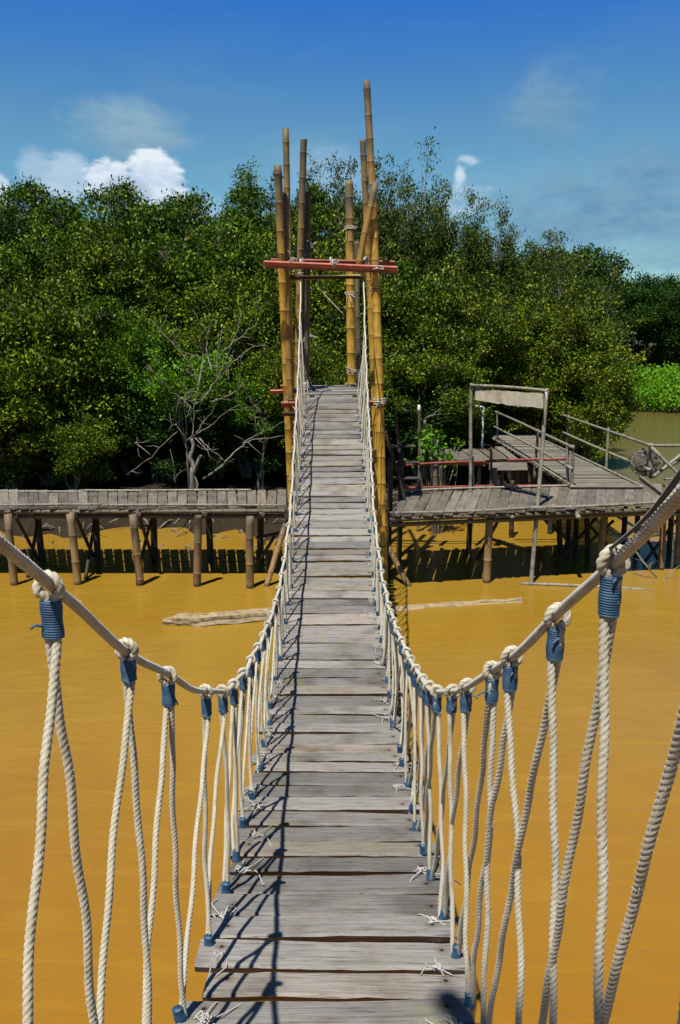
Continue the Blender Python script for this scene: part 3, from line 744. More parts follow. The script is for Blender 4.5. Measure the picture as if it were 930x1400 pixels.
        # bindings at the foot of the hangers
        for j, by in enumerate(bots):
            if by < .2: continue
            m = MB(); near = by < 4.5; lean = rg.normal(0, .12, 2)
            binding(m, np.array((0, 0, .034)), .0165, .0125, .045, 10 if near else 6, rg, 18 if near else 10, flare=.18)
            o = link('blue_binding', m.mesh('foot_binding', 'blue', attr='groove'), root, (bx[j], by, DZ(by) + .004), (lean[0], lean[1], 0))
    # white twine lashings knotted at plank ends
    lv = []
    for k in range(6):
        m = MB()
        for q in range(4):
            a = rg.normal(0, .014, 3) * (1, 1, .2); b = a + rg.normal(0, .055, 3) * (1, 1, .12)
            mid_ = (a + b) / 2 + rg.normal(0, .025, 3) * (1, 1, .3); mid_[2] = abs(mid_[2]) + .006
            a[2] = abs(a[2]) + .002; b[2] = abs(b[2]) * .4 + .002
            sweep(m, smooth([a, mid_, b], 6), .0021, 5)
        for q in range(3):
            th = np.linspace(0, 6.28, 15); c = rg.normal(0, .01, 3) * (1, 1, 0); r = rg.uniform(.010, .022)
            sweep(m, np.stack((c[0] + r * np.cos(th), c[1] + r * .8 * np.sin(th), .007 + .006 * np.sin(th * 2 + q)), 1), .0024, 5)
        sweep(m, smooth([(0, 0, .006), (.0, .03, .012), (.004, .085, .002), (.004, .1, -.03)], 5), .0024, 5)
        lv.append(m.mesh('lashing', 'twine', attr='groove'))
    y = 1.2
    while y < 11.5:
        for sd in (-1, 1):
            if rg.random() < (.75 if y < 6 else .45):
                yy = y + rg.uniform(-.06, .06)
                o = link('twine_lashing', lv[rg.integers(6)], root, (BX(yy) + sd * rg.uniform(.325, .365), yy, DZ(yy) + .016), (math.atan((DZ(yy + .05) - DZ(yy - .05)) / .1), 0, rg.uniform(-.7, .7) + (math.pi if rg.random() < .5 else 0)))
                if abs(o.rotation_euler.z) > 1.6: o.rotation_euler.x *= -1
                k = rg.uniform(.6, 1.0); o.scale = (k, k, 1)
        y += .30
def fuzz(m, path, r, n, rg):
    """loose fibres that stand off a rope"""
    i = rg.integers(0, len(path) - 1, n); c = path[i]; d = rg.normal(0, 1, (n, 3)); d /= np.linalg.norm(d, axis=1)[:, None]
    t_ = path[np.minimum(i + 1, len(path) - 1)] - c; t_ /= np.linalg.norm(t_, axis=1)[:, None] + 1e-9
    o = np.cross(t_, d); o /= np.linalg.norm(o, axis=1)[:, None] + 1e-9
    a = c + o * r * .8; L = rg.uniform(.004, .011, n)[:, None]
    b = a + o * L * .6 + t_ * L * rg.uniform(-1, 1, (n, 1)) * .9
    s = np.cross(o, t_) * .0004
    v = np.stack((a - s, a + s, b), 1).reshape(-1, 3)
    m.add(v, [(3 * k, 3 * k + 1, 3 * k + 2) for k in range(n)])
def binding(m, c, a, b, h, turns, rg, seg=20, flare=.0):
    """a sleeve of cord wound round and round: every turn a ridge, the turns a little uneven"""
    n = turns * 6; z = np.linspace(-h / 2, h / 2, n); th = np.arange(seg) * 2 * np.pi / seg
    ph = z[:, None] / h * turns * 2 * np.pi + th[None]
    rid = np.abs(np.sin(ph * .5)); un = 1 + .04 * np.sin(z / h * 9 + rg.uniform(0, 6))[:, None] + .03 * np.sin(th * 2 + rg.uniform(0, 6))[None]
    k = (.87 + .13 * rid ** .6) * un * (1 - flare * (z / h + .2))[:, None]
    # two-strand section: flattened oval
    v = np.stack((c[0] + a * k * np.cos(th)[None], c[1] + b * k * np.sin(th)[None], c[2] + np.repeat(z[:, None], seg, 1)), -1)
    f = [(i * seg + j, i * seg + (j + 1) % seg, (i + 1) * seg + (j + 1) % seg, (i + 1) * seg + j) for i in range(n - 1) for j in range(seg)]
    f.append(tuple(range(seg - 1, -1, -1))); f.append(tuple((n - 1) * seg + j for j in range(seg)))
    m.add(v.reshape(-1, 3), f, ((1 - rid) ** 1.5).reshape(-1))
rope_bridge()

# ------------------------------------------------------------------ far bamboo tower
def pole_line(p0, p1, Y0, Y1=None):
    Y1 = Y0 if Y1 is None else Y1
    return at(*p0, Y0), at(*p1, Y1)
def bamboo_tower():
    rg = np.random.default_rng(18)
    root = thing('bamboo_tower', 'tower of tall golden bamboo poles lashed to red cross beams at the bridge end', 'tower', (0, 12.6, 0))
    O = np.array((0, 12.6, 0))
    def pole(p0, p1, Y0, Y1, r0, r1, mat, ext=0.0, node=.36):
        a, b = at(*p1, Y1), at(*p0, Y0)           # foot, head
        if ext: a = a + (a - b) / np.linalg.norm(a - b) * ext
        return cane('bamboo_pole', a - O, b - O, r0, r1, mat, root, rg, node=node, bend=.012, seg=14)
    F, B = 12.05, 13.7
    pole((381, 226), (398, 672), F, F + .55, .066, .058, 'goldage', 1.7)
    pole((391, 176), (396, 560), F + .5, F + .5, .056, .048, 'goldage', 2.6)
    pole((391, 264), (397, 530), F + .25, F + .3, .050, .048, 'brown', .3)
    pole((416, 190), (408, 520), B - .2, B - .1, .058, .054, 'brown', 2.2)
    pole((423, 263), (418, 526), B, B, .062, .056, 'brown', 2.2)
    pole((476, 248), (482, 524), B, B, .080, .068, 'goldage', 2.3)
    pole((503, 110), (514, 372), F + .22, F + .08, .058, .050, 'brown', .5)
    pole((510, 300), (523, 742), F + .02, F - .12, .070, .060, 'gold', .8)
    pole((496, 191), (513, 600), F + .55, F + .5, .056, .048, 'goldage', 2.0)
    pole((512, 250), (491, 362), F - .06, F - .1, .050, .048, 'brown', .05)
    pole((424, 330), (419, 520), B - .6, B - .5, .045, .042, 'old', 2.0)
    pole((489, 330), (493, 520), B - .3, B - .3, .045, .042, 'old', 2.0)
    # cross beams
    def bm(p, q, Yp, Yq, w, h, mat, name='cross_beam'): return beam(name, at(*p, Yp) - O, at(*q, Yq) - O, w, h, mat, root, rg)
    bm((361, 361), (543, 369), F - .14, F - .14, .09, .10, 'redwood')
    bm((371, 358), (540, 361), F + .72, F + .72, .10, .10, 'redwood')
    bm((396, 379), (497, 379), F + .40, F + .40, .05, .05, 'darkwood')
    a, b = at(394, 381, F + .62), at(500, 379, F + .62); cane('cross_bar', a - O, b - O, .03, .028, 'gold', root, rg)
    bm((384, 357), (392, 364), B, F - .1, .07, .07, 'darkwood'); bm((497, 357), (512, 366), B, F - .1, .07, .07, 'darkwood')
    bm((370, 536), (420, 534), F + .5, F + .5, .08, .07, 'redwood'); bm((384, 529), (400, 529), F + 1.0, F + 1.0, .08, .07, 'redwood')
    bm((385, 553), (530, 551), F + .12, F + .12, .09, .08, 'redwood')
    bm((386, 566), (404, 566), F + .12, F + .12, .09, .06, 'darkwood')
    # landing
    PZ = CAMZ - .70
    var = [plank_mesh('landing plank', .92, .24, .03, 'plank', rg, nx=10, rag=.006, warp=.006) for _ in range(4)]
    for k in range(7):
        y = 12.21 + k * .25
        link('landing_plank', var[k % 4], root, (BX(y) - O[0] + .005 * k, y - O[1], PZ - .045 + .006 * k + rg.normal(0, .003)), (rg.normal(0, .02) + .03, 0, rg.normal(0, .015)))
    for x in (-.42, .22): beam('joist', np.array((x, 11.95, PZ - .085)) - O, np.array((x, 13.8, PZ - .07)) - O, .07, .09, 'darkwood', root, rg)
    # struts to the water
    for p, q, Y0, Y1 in [((384, 742), (364, 803), 12.0, 11.75), ((534, 752), (561, 803), 12.0, 11.75)]:
        a, b = at(*q, Y1), at(*p, Y0); d = (b - a) / np.linalg.norm(b - a)
        cane('strut', a - d * .5 - O, b + d * .3 - O, .045, .045, 'post', root, rg)
    # dark shaded framework under and behind the landing
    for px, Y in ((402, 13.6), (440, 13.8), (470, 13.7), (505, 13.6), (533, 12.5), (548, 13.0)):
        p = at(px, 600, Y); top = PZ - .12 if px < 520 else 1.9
        cane('under_post', np.array((p[0], Y, -.7)) - O, np.array((p[0], Y, top)) - O, .05, .045, 'shadepost', root, rg)
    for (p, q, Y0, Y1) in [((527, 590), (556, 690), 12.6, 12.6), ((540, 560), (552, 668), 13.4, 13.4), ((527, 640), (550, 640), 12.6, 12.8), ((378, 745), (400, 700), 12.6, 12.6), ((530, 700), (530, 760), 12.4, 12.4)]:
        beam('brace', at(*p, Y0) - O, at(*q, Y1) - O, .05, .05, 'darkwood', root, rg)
    # rough steps down to the boardwalk
    for k in range(2, 5):
        p = at(545 + k * 3, 566 + k * 22, 13.3 - .1 * k); beam('step', p - O - (.22, 0, 0), p - O + (.20, 0, 0), .2, .03, 'darkwood', root, rg)
    # lashings of white cord
    spots = [((390, 362), F - .05, (0, 0, 1), .075, 3), ((396, 355), F + .3, (1, 0, 0), .05, 3), ((413, 360), F + .05, (1, 0, .2), .05, 3), ((457, 361), F - .14, (1, 0, .1), .055, 4), ((453, 358), F + .7, (1, 0, .1), .06, 2),
             ((502, 358), F + .1, (1, .1, .5), .06, 4), ((515, 366), F - .1, (0, 0, 1), .075, 4), ((478, 312), B, (0, 0, 1), .07, 3), ((481, 508), B, (0, 0, 1), .075, 3), ((480, 527), B - .1, (0, 0, 1), .08, 4),
             ((480, 402), B, (0, 0, 1), .075, 3), ((512, 395), F + .5, (0, 0, 1), .055, 3), ((396, 552), F + .2, (0, 0, 1), .075, 4), ((519, 549), F - .05, (0, 0, 1), .08, 5), ((420, 460), B, (0, 0, 1), .065, 3), ((420, 525), B, (0, 0, 1), .07, 4), ((418, 527), F + .3, (1, 0, 0), .04, 5), ((423, 338), B, (0, 0, 1), .065, 3), ((420, 350), B, (0, 0, 1), .065, 2), ((411, 376), F, (0, 0, 1), .03, 3), ((497, 376), F, (0, 0, 1), .03, 3)]
    for p, Y, ax, r, n in spots:
        m = MB(); coil(m, at(*p, Y) - O, ax, r, n, .008, rg, 3, .14); link('lashing', m.mesh('tower lashing', 'twine', attr='groove'), root)
    # loose cords
    for pts, Y in [([(432, 385), (446, 405), (470, 430)], 12.9), ([(494, 505), (489, 540), (493, 565), (497, 540), (499, 520)], 12.2), ([(410, 530), (416, 548), (424, 560), (412, 566)], 12.1), ([(500, 470), (491, 520), (490, 556)], 12.15)]:
        m = MB(); sweep(m, smooth([at(x, y, Y) - O for x, y in pts], 6), .009, 6); link('loose_cord', m.mesh('loose_cord', 'twine', attr='groove'), root)
bamboo_tower()

# ------------------------------------------------------------------ near tower behind the camera, whose poles throw the shadow on the first planks
def near_tower():
    rg = np.random.default_rng(61)
    root = thing('bamboo_gate', 'bamboo gate that carries the near end of the rope bridge', 'gate', (0, -1.2, 0))
    O = np.array((0, -1.2, 0))
    for a, b in [((-.62, -1.5, -.8), (-.62, -1.4, 5.6)), ((.62, -1.5, -.8), (.62, -1.45, 5.4)), ((-.7, -2.4, -.8), (-.7, -2.4, 5.2)), ((.7, -2.4, -.8), (.7, -2.4, 5.2)), ((.78, -.62, 3.1), (-.97, -.45, 8.1))]:
        cane('bamboo_pole', np.array(a) - O, np.array(b) - O, .055, .048, 'gold', root, rg)
    beam('cross_beam', np.array((-.95, -1.42, 4.88)) - O, np.array((.95, -1.42, 4.88)) - O, .09, .09, 'redwood', root, rg)
    me = plank_mesh('gate landing plank', 1.1, .24, .03, 'plank', rg)
    for k in range(6): link('landing_plank', me, root, (0, -1.35 - k * .25 - O[1], CAMZ - 1.42))
    for x in (-.5, .5): beam('joist', np.array((x, -1.2, CAMZ - 1.48)) - O, np.array((x, -2.7, CAMZ - 1.48)) - O, .07, .08, 'darkwood', root, rg)
near_tower()

# ------------------------------------------------------------------ boardwalk along the far bank
BZ = 1.16
def boardwalk(name, label, A0, A1, B0, B1, pitch, seed):
    """planks laid across from the front edge A0-A1 to the back edge B0-B1"""
    rg = np.random.default_rng(seed); A0, A1, B0, B1 = (np.array((*p[:2], BZ)) for p in (A0, A1, B0, B1))
    O = np.array(((A0 + A1)[0] / 2, (A0 + A1)[1] / 2, 0)); root = thing(name, label, 'boardwalk', tuple(O))
    W = float(np.linalg.norm((A0 + A1) / 2 - (B0 + B1) / 2)); L = float(np.linalg.norm(A1 - A0)); n = int(L / pitch)
    var = [plank_mesh('boardwalk plank', W * 1.0, pitch * rg.uniform(.955, .99), .030, 'board', rg, nx=7, rag=.0025, warp=.006) for _ in range(9)]
    for k in range(n):
        q = (k + .5) / n; a = A0 + (A1 - A0) * q; b = B0 + (B1 - B0) * q; d = b - a
        o = link('plank', var[rg.integers(9)], root, tuple((a + b) / 2 - O + (0, 0, rg.normal(0, .006))), (rg.normal(0, .02), rg.normal(0, .008), math.atan2(d[1], d[0]) + rg.normal(0, .008)))
        o.scale.x = np.linalg.norm(d) / W * (1 + rg.normal(0, .022))
    u = (A1 - A0) / L; v = (B0 - A0) / np.linalg.norm(B0 - A0)
    for off, dz, r, mat in ((.05, .040, .022, 'rail'), (W - .06, .038, .020, 'rail')):
        seglen = L / 2
        for k in range(2):
            a = A0 + v * off + u * seglen * k; b = A0 + v * off + u * seglen * (k + 1.0)
            cane('edge_cane', a - O + (0, 0, dz), b - O + (0, 0, dz), r, r * .9, mat, root, rg, bend=.008, seg=8, node=.4)
    for off, dz, r in ((.04, -.055, .036), (.10, -.15, .034), (W * .5, -.06, .04), (W - .15, -.06, .04)):
        cane('stringer', A0 + v * off - O + (0, 0, dz), A1 + v * off - O + (0, 0, dz), r, r, 'old', root, rg, bend=.01, seg=9, node=.4)
    return root, O, rg, A0, A1, u, v, W
def post(root, O, rg, top, foot, r, mat, z_top=BZ - .05, Yadd=0.0):
    f = on(*foot, 0.0); f[1] += Yadd
    t_ = at(*top, f[1]); t_[2] = z_top
    d = (t_ - f) / np.linalg.norm(t_ - f)
    cane('post', f - d * .75 - O, t_ - O, r, r * .92, mat, root, rg, node=.42, bend=.012, seg=12)

A0, A1 = on(-110, 695, BZ), on(392, 695, BZ); B0, B1 = on(-110, 671, BZ), on(392, 671, BZ)
root, O, rg, A0_, A1_, u, v, W = boardwalk('boardwalk', 'grey plank boardwalk on bamboo posts running straight along the mud bank', A0, A1, B0, B1, .152, 4)
for top, foot in [((-70, 700), (-62, 800)), ((10, 700), (20, 799)), ((93, 700), (106, 799)), ((181, 698), (190, 800)), ((271, 698), (270, 801)), ((342, 698), (343, 804))]:
    post(root, O, rg, top, foot, .063, 'post')
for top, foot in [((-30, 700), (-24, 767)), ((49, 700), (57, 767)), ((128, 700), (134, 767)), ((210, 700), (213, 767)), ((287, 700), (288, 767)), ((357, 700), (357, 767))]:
    post(root, O, rg, top, foot, .06, 'shadepost')
for p, q, Y0, Y1 in [((22, 706), (52, 765), 12.0, 13.1), ((54, 708), (38, 790), 13, 12.2), ((102, 706), (128, 760), 12, 13.1), ((128, 712), (117, 792), 13, 12.1), ((190, 706), (210, 768), 12, 13.1), ((208, 712), (192, 768), 13, 12.6),
                     ((375, 732), (340, 790), 12.6, 12.4), ((350, 735), (392, 728), 12.4, 12.6)]:
    a, b = at(*q, Y1), at(*p, Y0); cane('brace', a - O, b - O, .03, .027, 'shadepost', root, rg, bend=.006, seg=8)
for px in (98, 188, 278, 356):                     # cross bearers whose cut ends show
    p = on(px, 702, BZ - .09); beam('bearer', p - O - v * .10, p - O + v * (W - .1), .08, .06, 'board', root, rg)

A0, A1 = on(533, 706, BZ), on(905, 691, BZ); B0, B1 = on(552, 673, BZ), on(905, 663, BZ)
root, O, rg, A0_, A1_, u, v, W = boardwalk('boardwalk', 'grey plank boardwalk between the bamboo tower and the slatted walkway', A0, A1, B0, B1, .158, 6)
for top, foot, r in [((672, 704), (665, 796), .064), ((826, 700), (817, 776), .062), ((905, 700), (902, 778), .052), ((926, 700), (924, 776), .045)]:
    post(root, O, rg, top, foot, r, 'post')
for top, foot in [((646, 704), (642, 757)), ((763, 704), (766, 764)), ((785, 704), (786, 758)), ((800, 704), (803, 762)), ((776, 706), (774, 752)), ((852, 704), (850, 752)), ((870, 702), (872, 754)), ((700, 704), (699, 735)), ((915, 702), (914, 758))]:
    post(root, O, rg, top, foot, .05, 'shadepost')
for p, q, Y0, Y1 in [((680, 712), (652, 765), 12.2, 12.9), ((840, 712), (782, 765), 13, 13), ((800, 712), (850, 765), 13, 13.2), ((815, 708), (760, 770), 13.5, 13), ((870, 712), (900, 765), 13.2, 13.2), ((925, 712), (880, 770), 13.2, 13)]:
    cane('brace', at(*q, Y1) - O, at(*p, Y0) - O, .03, .027, 'shadepost', root, rg, bend=.006, seg=8)
for px in (607, 585, 700, 790):
    p = on(px, 705, BZ - .09); cane('bearer', p - O - v * .12, p - O + v * (W - .2), .035, .035, 'rail', root, rg)
# red painted rails on short posts along its back edge
def rail_line(name, p, q, Yp, Yq, r, mat): cane(name, at(*p, Yp) - O, at(*q, Yq) - O, r, r * .92, mat, root, rg, seg=9, bend=.006)
rail_line('red_rail', (552, 636), (681, 630), 13.95, 14.0, .026, 'redpole'); rail_line('red_rail', (694, 629), (775, 627), 14.1, 14.1, .026, 'redpole')
rail_line('red_rail', (553, 667), (697, 664), 14.0, 14.0, .022, 'redpole'); rail_line('red_rail', (706, 664), (774, 663), 14.1, 14.1, .022, 'redpole')
for px, y0, y1, r, mat in ((646, 624, 700, .030, 'rail'), (596, 636, 700, .045, 'post'), (676, 640, 700, .05, 'post'), (671, 612, 700, .025, 'old'), (777, 610, 668, .032, 'rail')):
    rail_line('rail_post', (px, y1), (px, y0), 14.02, 14.02, r, mat)

# ------------------------------------------------------------------ right extension turning the corner
A0, A1 = on(905, 691, BZ), on(1010, 690, BZ); B0, B1 = on(905, 663, BZ), on(1010, 652, BZ)
A0[0] += .04; B0[0] += .04
root, O, rg, *_ = boardwalk('boardwalk', 'short end of plank boardwalk beyond the kerb board by the crossed rails', A0, A1, B0, B1, .16, 9)
beam('kerb_board', at(874, 656, 13.9) - O, at(905, 680, 12.9) - O, .03, .16, 'board', root, rg)
for top, foot in [((960, 700), (958, 778)), ((985, 700), (986, 760))]: post(root, O, rg, top, foot, .05, 'post')
R = lambda n_, p, q, Yp, Yq, r, mat='rail': cane(n_, at(*p, Yp) - O, at(*q, Yq) - O, r, r * .92, mat, root, rg, seg=9, bend=.006)
R('rail_post', (890, 654), (890, 606), 14.6, 14.6, .036); R('rail_post', (988, 652), (988, 600), 14.6, 14.6, .036)
R('handrail', (888, 609), (1000, 608), 14.55, 14.55, .030); R('handrail', (890, 611), (960, 680), 14.5, 14.0, .032); R('handrail', (893, 652), (945, 612), 14.5, 14.6, .034); R('handrail', (900, 645), (1000, 595), 14.6, 14.8, .03)

# ------------------------------------------------------------------ slatted walkway running away into the trees
def walkway():
    rg = np.random.default_rng(23)
    x0, x1, y0, y1, z = 4.03, 5.28, 13.62, 23.5, BZ + .03
    O = np.array((4.65, 13.6, 0)); root = thing('slatted_walkway', 'slatted bamboo walkway with thin handrails leading back under the mangroves', 'walkway', tuple(O))
    var = [plank_mesh('walkway slat', x1 - x0, .082, .022, 'slat', rg, nx=6, rag=.003, warp=.004) for _ in range(8)]
    y = y0 + .06
    while y < y1:
        link('slat', var[rg.integers(8)], root, ((x0 + x1) / 2 - O[0] + rg.normal(0, .012), y - O[1], z + rg.normal(0, .004)), (rg.normal(0, .02), 0, rg.normal(0, .008))); y += .092
    beam('end_board', np.array((x0 - .05, y0 - .03, z + .012)) - O, np.array((x1 + .05, y0 - .03, z + .012)) - O, .05, .07, 'slat', root, rg)
    for x in (x0 + .03, x1 - .03): cane('edge_cane', np.array((x, y0, z + .03)) - O, np.array((x, y1, z + .03)) - O, .022, .02, 'rail', root, rg, seg=8)
    for x in (x0 + .1, x1 - .1): cane('stringer', np.array((x, y0 + .1, z - .06)) - O, np.array((x, y1, z - .06)) - O, .04, .04, 'old', root, rg, seg=8)
    for y in (15.2, 17.0, 19.0, 21):
        for x in (x0 + .08, x1 - .08): cane('post', np.array((x, y, -.7)) - O, np.array((x, y, z - .04)) - O, .05, .045, 'shadepost', root, rg, seg=9)
    lx = x0 + .03
    for y in (13.75, 16.4, 20.6): cane('rail_post', np.array((lx, y, z - .3)) - O, np.array((lx, y, z + .74)) - O, .030, .028, 'rail', root, rg, seg=9)
    for dz in (.70, .33): cane('handrail', np.array((lx - .03, 13.7, z + dz)) - O, np.array((lx - .03, 20.9, z + dz + .02)) - O, .028, .026, 'rail', root, rg, seg=9, bend=.012)
    rx = x1 + .30
    for y in (16.6, 19.8): cane('rail_post', np.array((rx + (.10 if y > 17 else .02), y, -.6)) - O, np.array((rx + (.10 if y > 17 else .02), y, z + .74)) - O, .030, .028, 'rail' if y < 17 else 'old', root, rg, seg=9)
    for dz in (.70, .28): cane('handrail', at(889, 609 + (.70 - dz) * 80, 14.5) - O, np.array((rx + .06, 20.2, z + dz)) - O, .030, .026, 'rail', root, rg, seg=9, bend=.012)
walkway()

# a smaller broken platform in the shade beside it
def side_platform():
    rg = np.random.default_rng(31); O = np.array((2.9, 18.0, 0))
    root = thing('side_platform', 'small shaded plank platform half broken beside the slatted walkway', 'platform', tuple(O))
    var = [plank_mesh('platform plank', 1.9, .19, .03, 'board', rg, nx=7, rag=.006) for _ in range(4)]
    for k in range(9):
        x = 2.15 + k * .205; o = link('plank', var[k % 4], root, (x - O[0], 17.9 - O[1] + rg.normal(0, .06), BZ + .03 + rg.normal(0, .008)), (0, rg.normal(0, .02), math.pi / 2 + rg.normal(0, .04)))
    beam('fascia', np.array((3.2, 16.92, BZ - .02)) - O, np.array((4.0, 16.92, BZ - .02)) - O, .03, .2, 'board', root, rg)
    beam('bearer', np.array((2.1, 17.05, BZ - .05)) - O, np.array((3.95, 17.05, BZ - .05)) - O, .06, .08, 'redwood', root, rg)
    beam('bearer', np.array((2.1, 18.7, BZ - .05)) - O, np.array((3.95, 18.7, BZ - .05)) - O, .06, .08, 'darkwood', root, rg)
    for x, y in ((2.2, 17.05), (3.0, 17.1), (3.85, 17.1), (2.2, 18.7), (3.85, 18.7)): cane('post', np.array((x, y, -.5)) - O, np.array((x, y, BZ - .09)) - O, .05, .045, 'old', root, rg, seg=9)
side_platform()

# ------------------------------------------------------------------ sign frame
def sign_frame():
    rg = np.random.default_rng(44); O = np.array((2.6, 12.9, 0))
    root = thing('sign_frame', 'blank weathered sign board hung between two thin bamboo poles', 'sign', tuple(O))
    YL, YR = 13.9, 12.3
    cane('pole', at(643, 672, YL) - O - (0, 0, .05), at(646, 524, YL) - O, .032, .028, 'rail', root, rg, seg=10)
    f = on(726, 797, 0); f2 = at(746, 531, YR); d = (f2 - f) / np.linalg.norm(f2 - f)
    cane('pole', f - d * .7 - O, f2 - O, .036, .030, 'rail', root, rg, seg=10)
    cane('top_bar', at(644, 527, YL - .03) - O, at(750, 534, YR - .03) - O, .026, .024, 'rail', root, rg, seg=10)
    a, b, c_, d_ = at(650, 530, YL - .07), at(743, 538, YR - .05), at(743, 558, YR - .22), at(650, 547, YL - .24)
    n = 14; m = MB(); V = []
    for k in range(n + 1):
        q = k / n; sag = .012 * math.sin(q * 3.1); w = rg.normal(0, .006)
        for (u_, v_) in ((a, b), (d_, c_)):
            p = u_ + (v_ - u_) * q; p = p + np.array((0, .0, -sag + rg.normal(0, .004)))
            for s in (-.009, .009): V.append(p + np.array((.0, s + w, 0)) - O)
    F = []
    for k in range(n):
        i, j = 4 * k, 4 * k + 4
        F += [(i, j, j + 2, i + 2), (i + 1, i + 3, j + 3, j + 1), (i, i + 1, j + 1, j), (i + 2, j + 2, j + 3, i + 3)]
    F += [(0, 2, 3, 1), (4 * n, 4 * n + 1, 4 * n + 3, 4 * n + 2)]
    m.add(V, F); link('board', m.mesh('board', 'signboard', False), root)
    sweepme = MB(); sweep(sweepme, [at(747, 536, YR - .05) - O, at(748, 556, YR - .05) - O], .012, 6); link('hanging_cord', sweepme.mesh('hanging_cord', 'twine', attr='groove'), root)
sign_frame()

# ------------------------------------------------------------------ white pipe and marker posts in the shade
m = MB(); Y = 19.2; b = at(664, 598, Y)
sweep(m, resample([at(641, 553, Y) - b, at(661, 557, Y) - b, at(660, 600, Y) - b + np.array((0, 0, -.6))], .06), .026, 9)
sweep(m, [at(642, 548, Y) - b, at(648, 556, Y) - b], .022, 8)
tag(link('white_pipe', m.mesh('white_pipe', 'white'), None, tuple(b)), 'bent white pipe standing behind the blank sign frame', 'pipe')
rg = np.random.default_rng(3)
b = at(574, 610, 15.4); t_ = thing('marker_post', 'old post with a white cap in the dark behind the red rails', 'post', tuple(b))
cane('shaft', np.array((0, 0, -1.9)), at(573, 560, 15.4) - b, .032, .030, 'old', t_, rg, seg=9)
m = MB(); sweep(m, np.stack((np.zeros(6), np.zeros(6), np.linspace(0, .12, 6)), 1), [.030, .034, .034, .033, .028, .012], 9); link('cap', m.mesh('cap', 'white'), t_, tuple(at(573, 562, 15.4) - b))

# ------------------------------------------------------------------ leafy plant in front of the platform
rg = np.random.default_rng(8); b = on(597, 655, .4); b = at(598, 640, 15.2); b[2] = -.3
t_ = thing('leafy_plant', 'small fresh green plant rising above the red rail', 'plant', tuple(b))
cs = []; m = MB(); fl = at(596, 612, 15.2) - b
for k in range(26):
    e = fl + rg.normal(0, 1, 3) * np.array((.21, .18, .16)); cs.append(e); sweep(m, smooth([(0, 0, 0), e * .5 + rg.normal(0, .05, 3), e], 4), .008, 4)
link('stem', m.mesh('stem', 'bark'), t_); L = leaves_at(rg, np.array(cs), 11, .075, .14); tag(link('foliage', leaf_mesh('foliage', *L, 'leaf_bright'), t_), kind='stuff')

# ------------------------------------------------------------------ logs and debris in the water
def log(name, label, pts, r, seed, flat=.8, kinds=(0,), mat='log', sink=.25):
    rg = np.random.default_rng(seed); p = np.array([on(x, y, 0) for x, y in pts]); O = p.mean(0); t_ = thing(name, label, 'log', tuple(O))
    p = smooth(p - O, 14)
    for k in kinds:
        q = p[(int(6 + 4 * rg.random()) if k else 0):] + np.array((0, .095 * k, r * (sink if k == 0 else sink - .35))); n = len(q)
        q = q + np.stack((np.zeros(n), .012 * np.sin(np.arange(n) * .35 + k), .006 * np.sin(np.arange(n) * .5 + 2 * k)), 1)
        seg = 18; th = np.arange(seg) * 2 * np.pi / seg; rk = r * (1 - .35 * abs(k))
        gro = sum(rg.uniform(.03, .10) * np.sin(m_ * th[None] + rg.uniform(0, 6) + .04 * np.arange(n)[:, None] * rg.normal()) for m_ in (2, 3, 5, 7, 8))
        R_ = rk * (1 + gro + rg.normal(0, .035, (n, seg))); R_[0] *= .45; R_[1] *= .8; R_[-1] *= .4
        v_ = q[:, None] + R_[..., None] * (np.cos(th)[None, :, None] * np.array((0, 1., 0)) + flat * np.sin(th)[None, :, None] * np.array((0, 0, 1.)))
        v_[0, :, 0] += rg.uniform(-.14, .03, seg)
        f_ = [(i_ * seg + j_, i_ * seg + (j_ + 1) % seg, (i_ + 1) * seg + (j_ + 1) % seg, (i_ + 1) * seg + j_) for i_ in range(n - 1) for j_ in range(seg)]
        f_ += [tuple(range(seg - 1, -1, -1)), tuple((n - 1) * seg + j_ for j_ in range(seg))]
        m = MB(); m.add(v_.reshape(-1, 3), f_); link('trunk' if k == 0 else 'split_piece', m.mesh('log', mat, smooth=False), t_)
    return t_
log('floating_log', 'split pale log floating in the brown water beside the bridge', [(236, 853), (290, 850), (345, 845), (400, 840), (440, 836)], .115, 5, kinds=(0, 1, -1))
log('sunken_log', 'thin dark log barely awash between the bridge and the bamboo posts', [(505, 838), (560, 831), (620, 827), (670, 824), (716, 821)], .075, 9, flat=.7, kinds=(0,), mat='log', sink=-.22)
rg = np.random.default_rng(2); a, b = on(712, 798, .01), on(885, 806, .01)
t_ = thing('floating_bamboo', 'thin pale bamboo cane floating at the foot of the sign pole', 'bamboo cane', tuple(a)); cane('cane', (0, 0, 0), b - a, .026, .022, 'rail', t_, rg, seg=9)
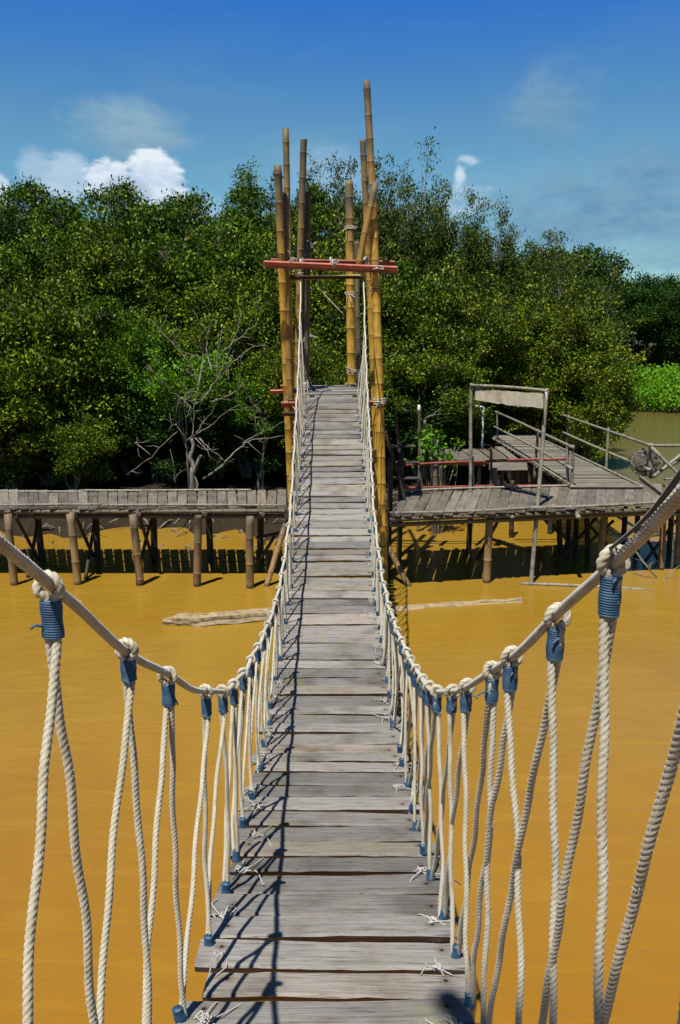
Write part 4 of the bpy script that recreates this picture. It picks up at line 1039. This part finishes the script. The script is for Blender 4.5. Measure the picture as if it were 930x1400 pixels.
def twigs():
    rg = np.random.default_rng(17); O = on(905, 800, 0); t_ = thing('dead_branch', 'thin bare branch sticking up from the water by the boardwalk posts', 'branch', tuple(O))
    for ln, r in [([(868, 752), (885, 775), (905, 795), (930, 806), (950, 812)], .014), ([(885, 775), (893, 768)], .007), ([(880, 768), (868, 764)], .006), ([(905, 795), (922, 778), (940, 770)], .008), ([(880, 800), (905, 806), (940, 803)], .010), ([(835, 806), (880, 808), (930, 806)], .012), ([(912, 800), (925, 818), (928, 826)], .006)]:
        m = MB(); p = [at(x, y, 12.2 + rg.uniform(-.1, .1)) - O for x, y in ln]
        if len(p) > 2: p = smooth(p, 5)
        sweep(m, p, np.linspace(r, r * .4, len(p)), 6); link('twig', m.mesh('twig', 'deadbark'), t_)
twigs()
# round woven fish trap hung under the corner rail
def trap():
    rg = np.random.default_rng(66); c = at(884, 632, 14.9); t_ = thing('fish_trap', 'round tangled twig trap hanging under the corner of the handrail', 'fish trap', tuple(c)); m = MB()
    for k in range(26):
        th = np.linspace(0, 6.283, 26); r = rg.uniform(.16, .28); a = rg.normal(0, 1, 3); a /= np.linalg.norm(a); u_ = np.cross(a, (.3, .5, .8)); u_ /= np.linalg.norm(u_); w = np.cross(a, u_)
        sweep(m, r * (np.cos(th)[:, None] * u_ + np.sin(th)[:, None] * w) * (1.2, .8, 1), .007, 5)
    tag(link('woven_body', m.mesh('woven_body', 'bark'), t_), kind='stuff')
    m = MB(); sweep(m, [(.05, -.25, .30), (0, 0, .2)], .008, 5); link('hanging_cord', m.mesh('hanging_cord', 'twine', attr='groove'), t_)
trap()
# exposed prop roots and sticks on the mud under the trees
def roots():
    rg = np.random.default_rng(70); m = MB()
    for k in range(260):
        x = rg.uniform(-8, 3.0); y = float(bank_line(np.array(x))) + rg.uniform(-.5, 2.6); z = max(float(ground_z(np.array(x), np.array(y))), -.1)
        d = rg.normal(0, .3, 3); d[2] = abs(d[2]) * .25
        sweep(m, smooth([(x, y, z - .03), (x + d[0] * .5, y + d[1] * .5, z + d[2] + .05), (x + d[0], y + d[1], z + d[2] * rg.uniform(0, 1))], 3), rg.uniform(.006, .02), 5)
    tag(link('fallen_sticks', m.mesh('fallen_sticks', 'bark')), 'tangle of fallen sticks and roots on the shaded mud bank', 'sticks', kind='stuff')
roots()
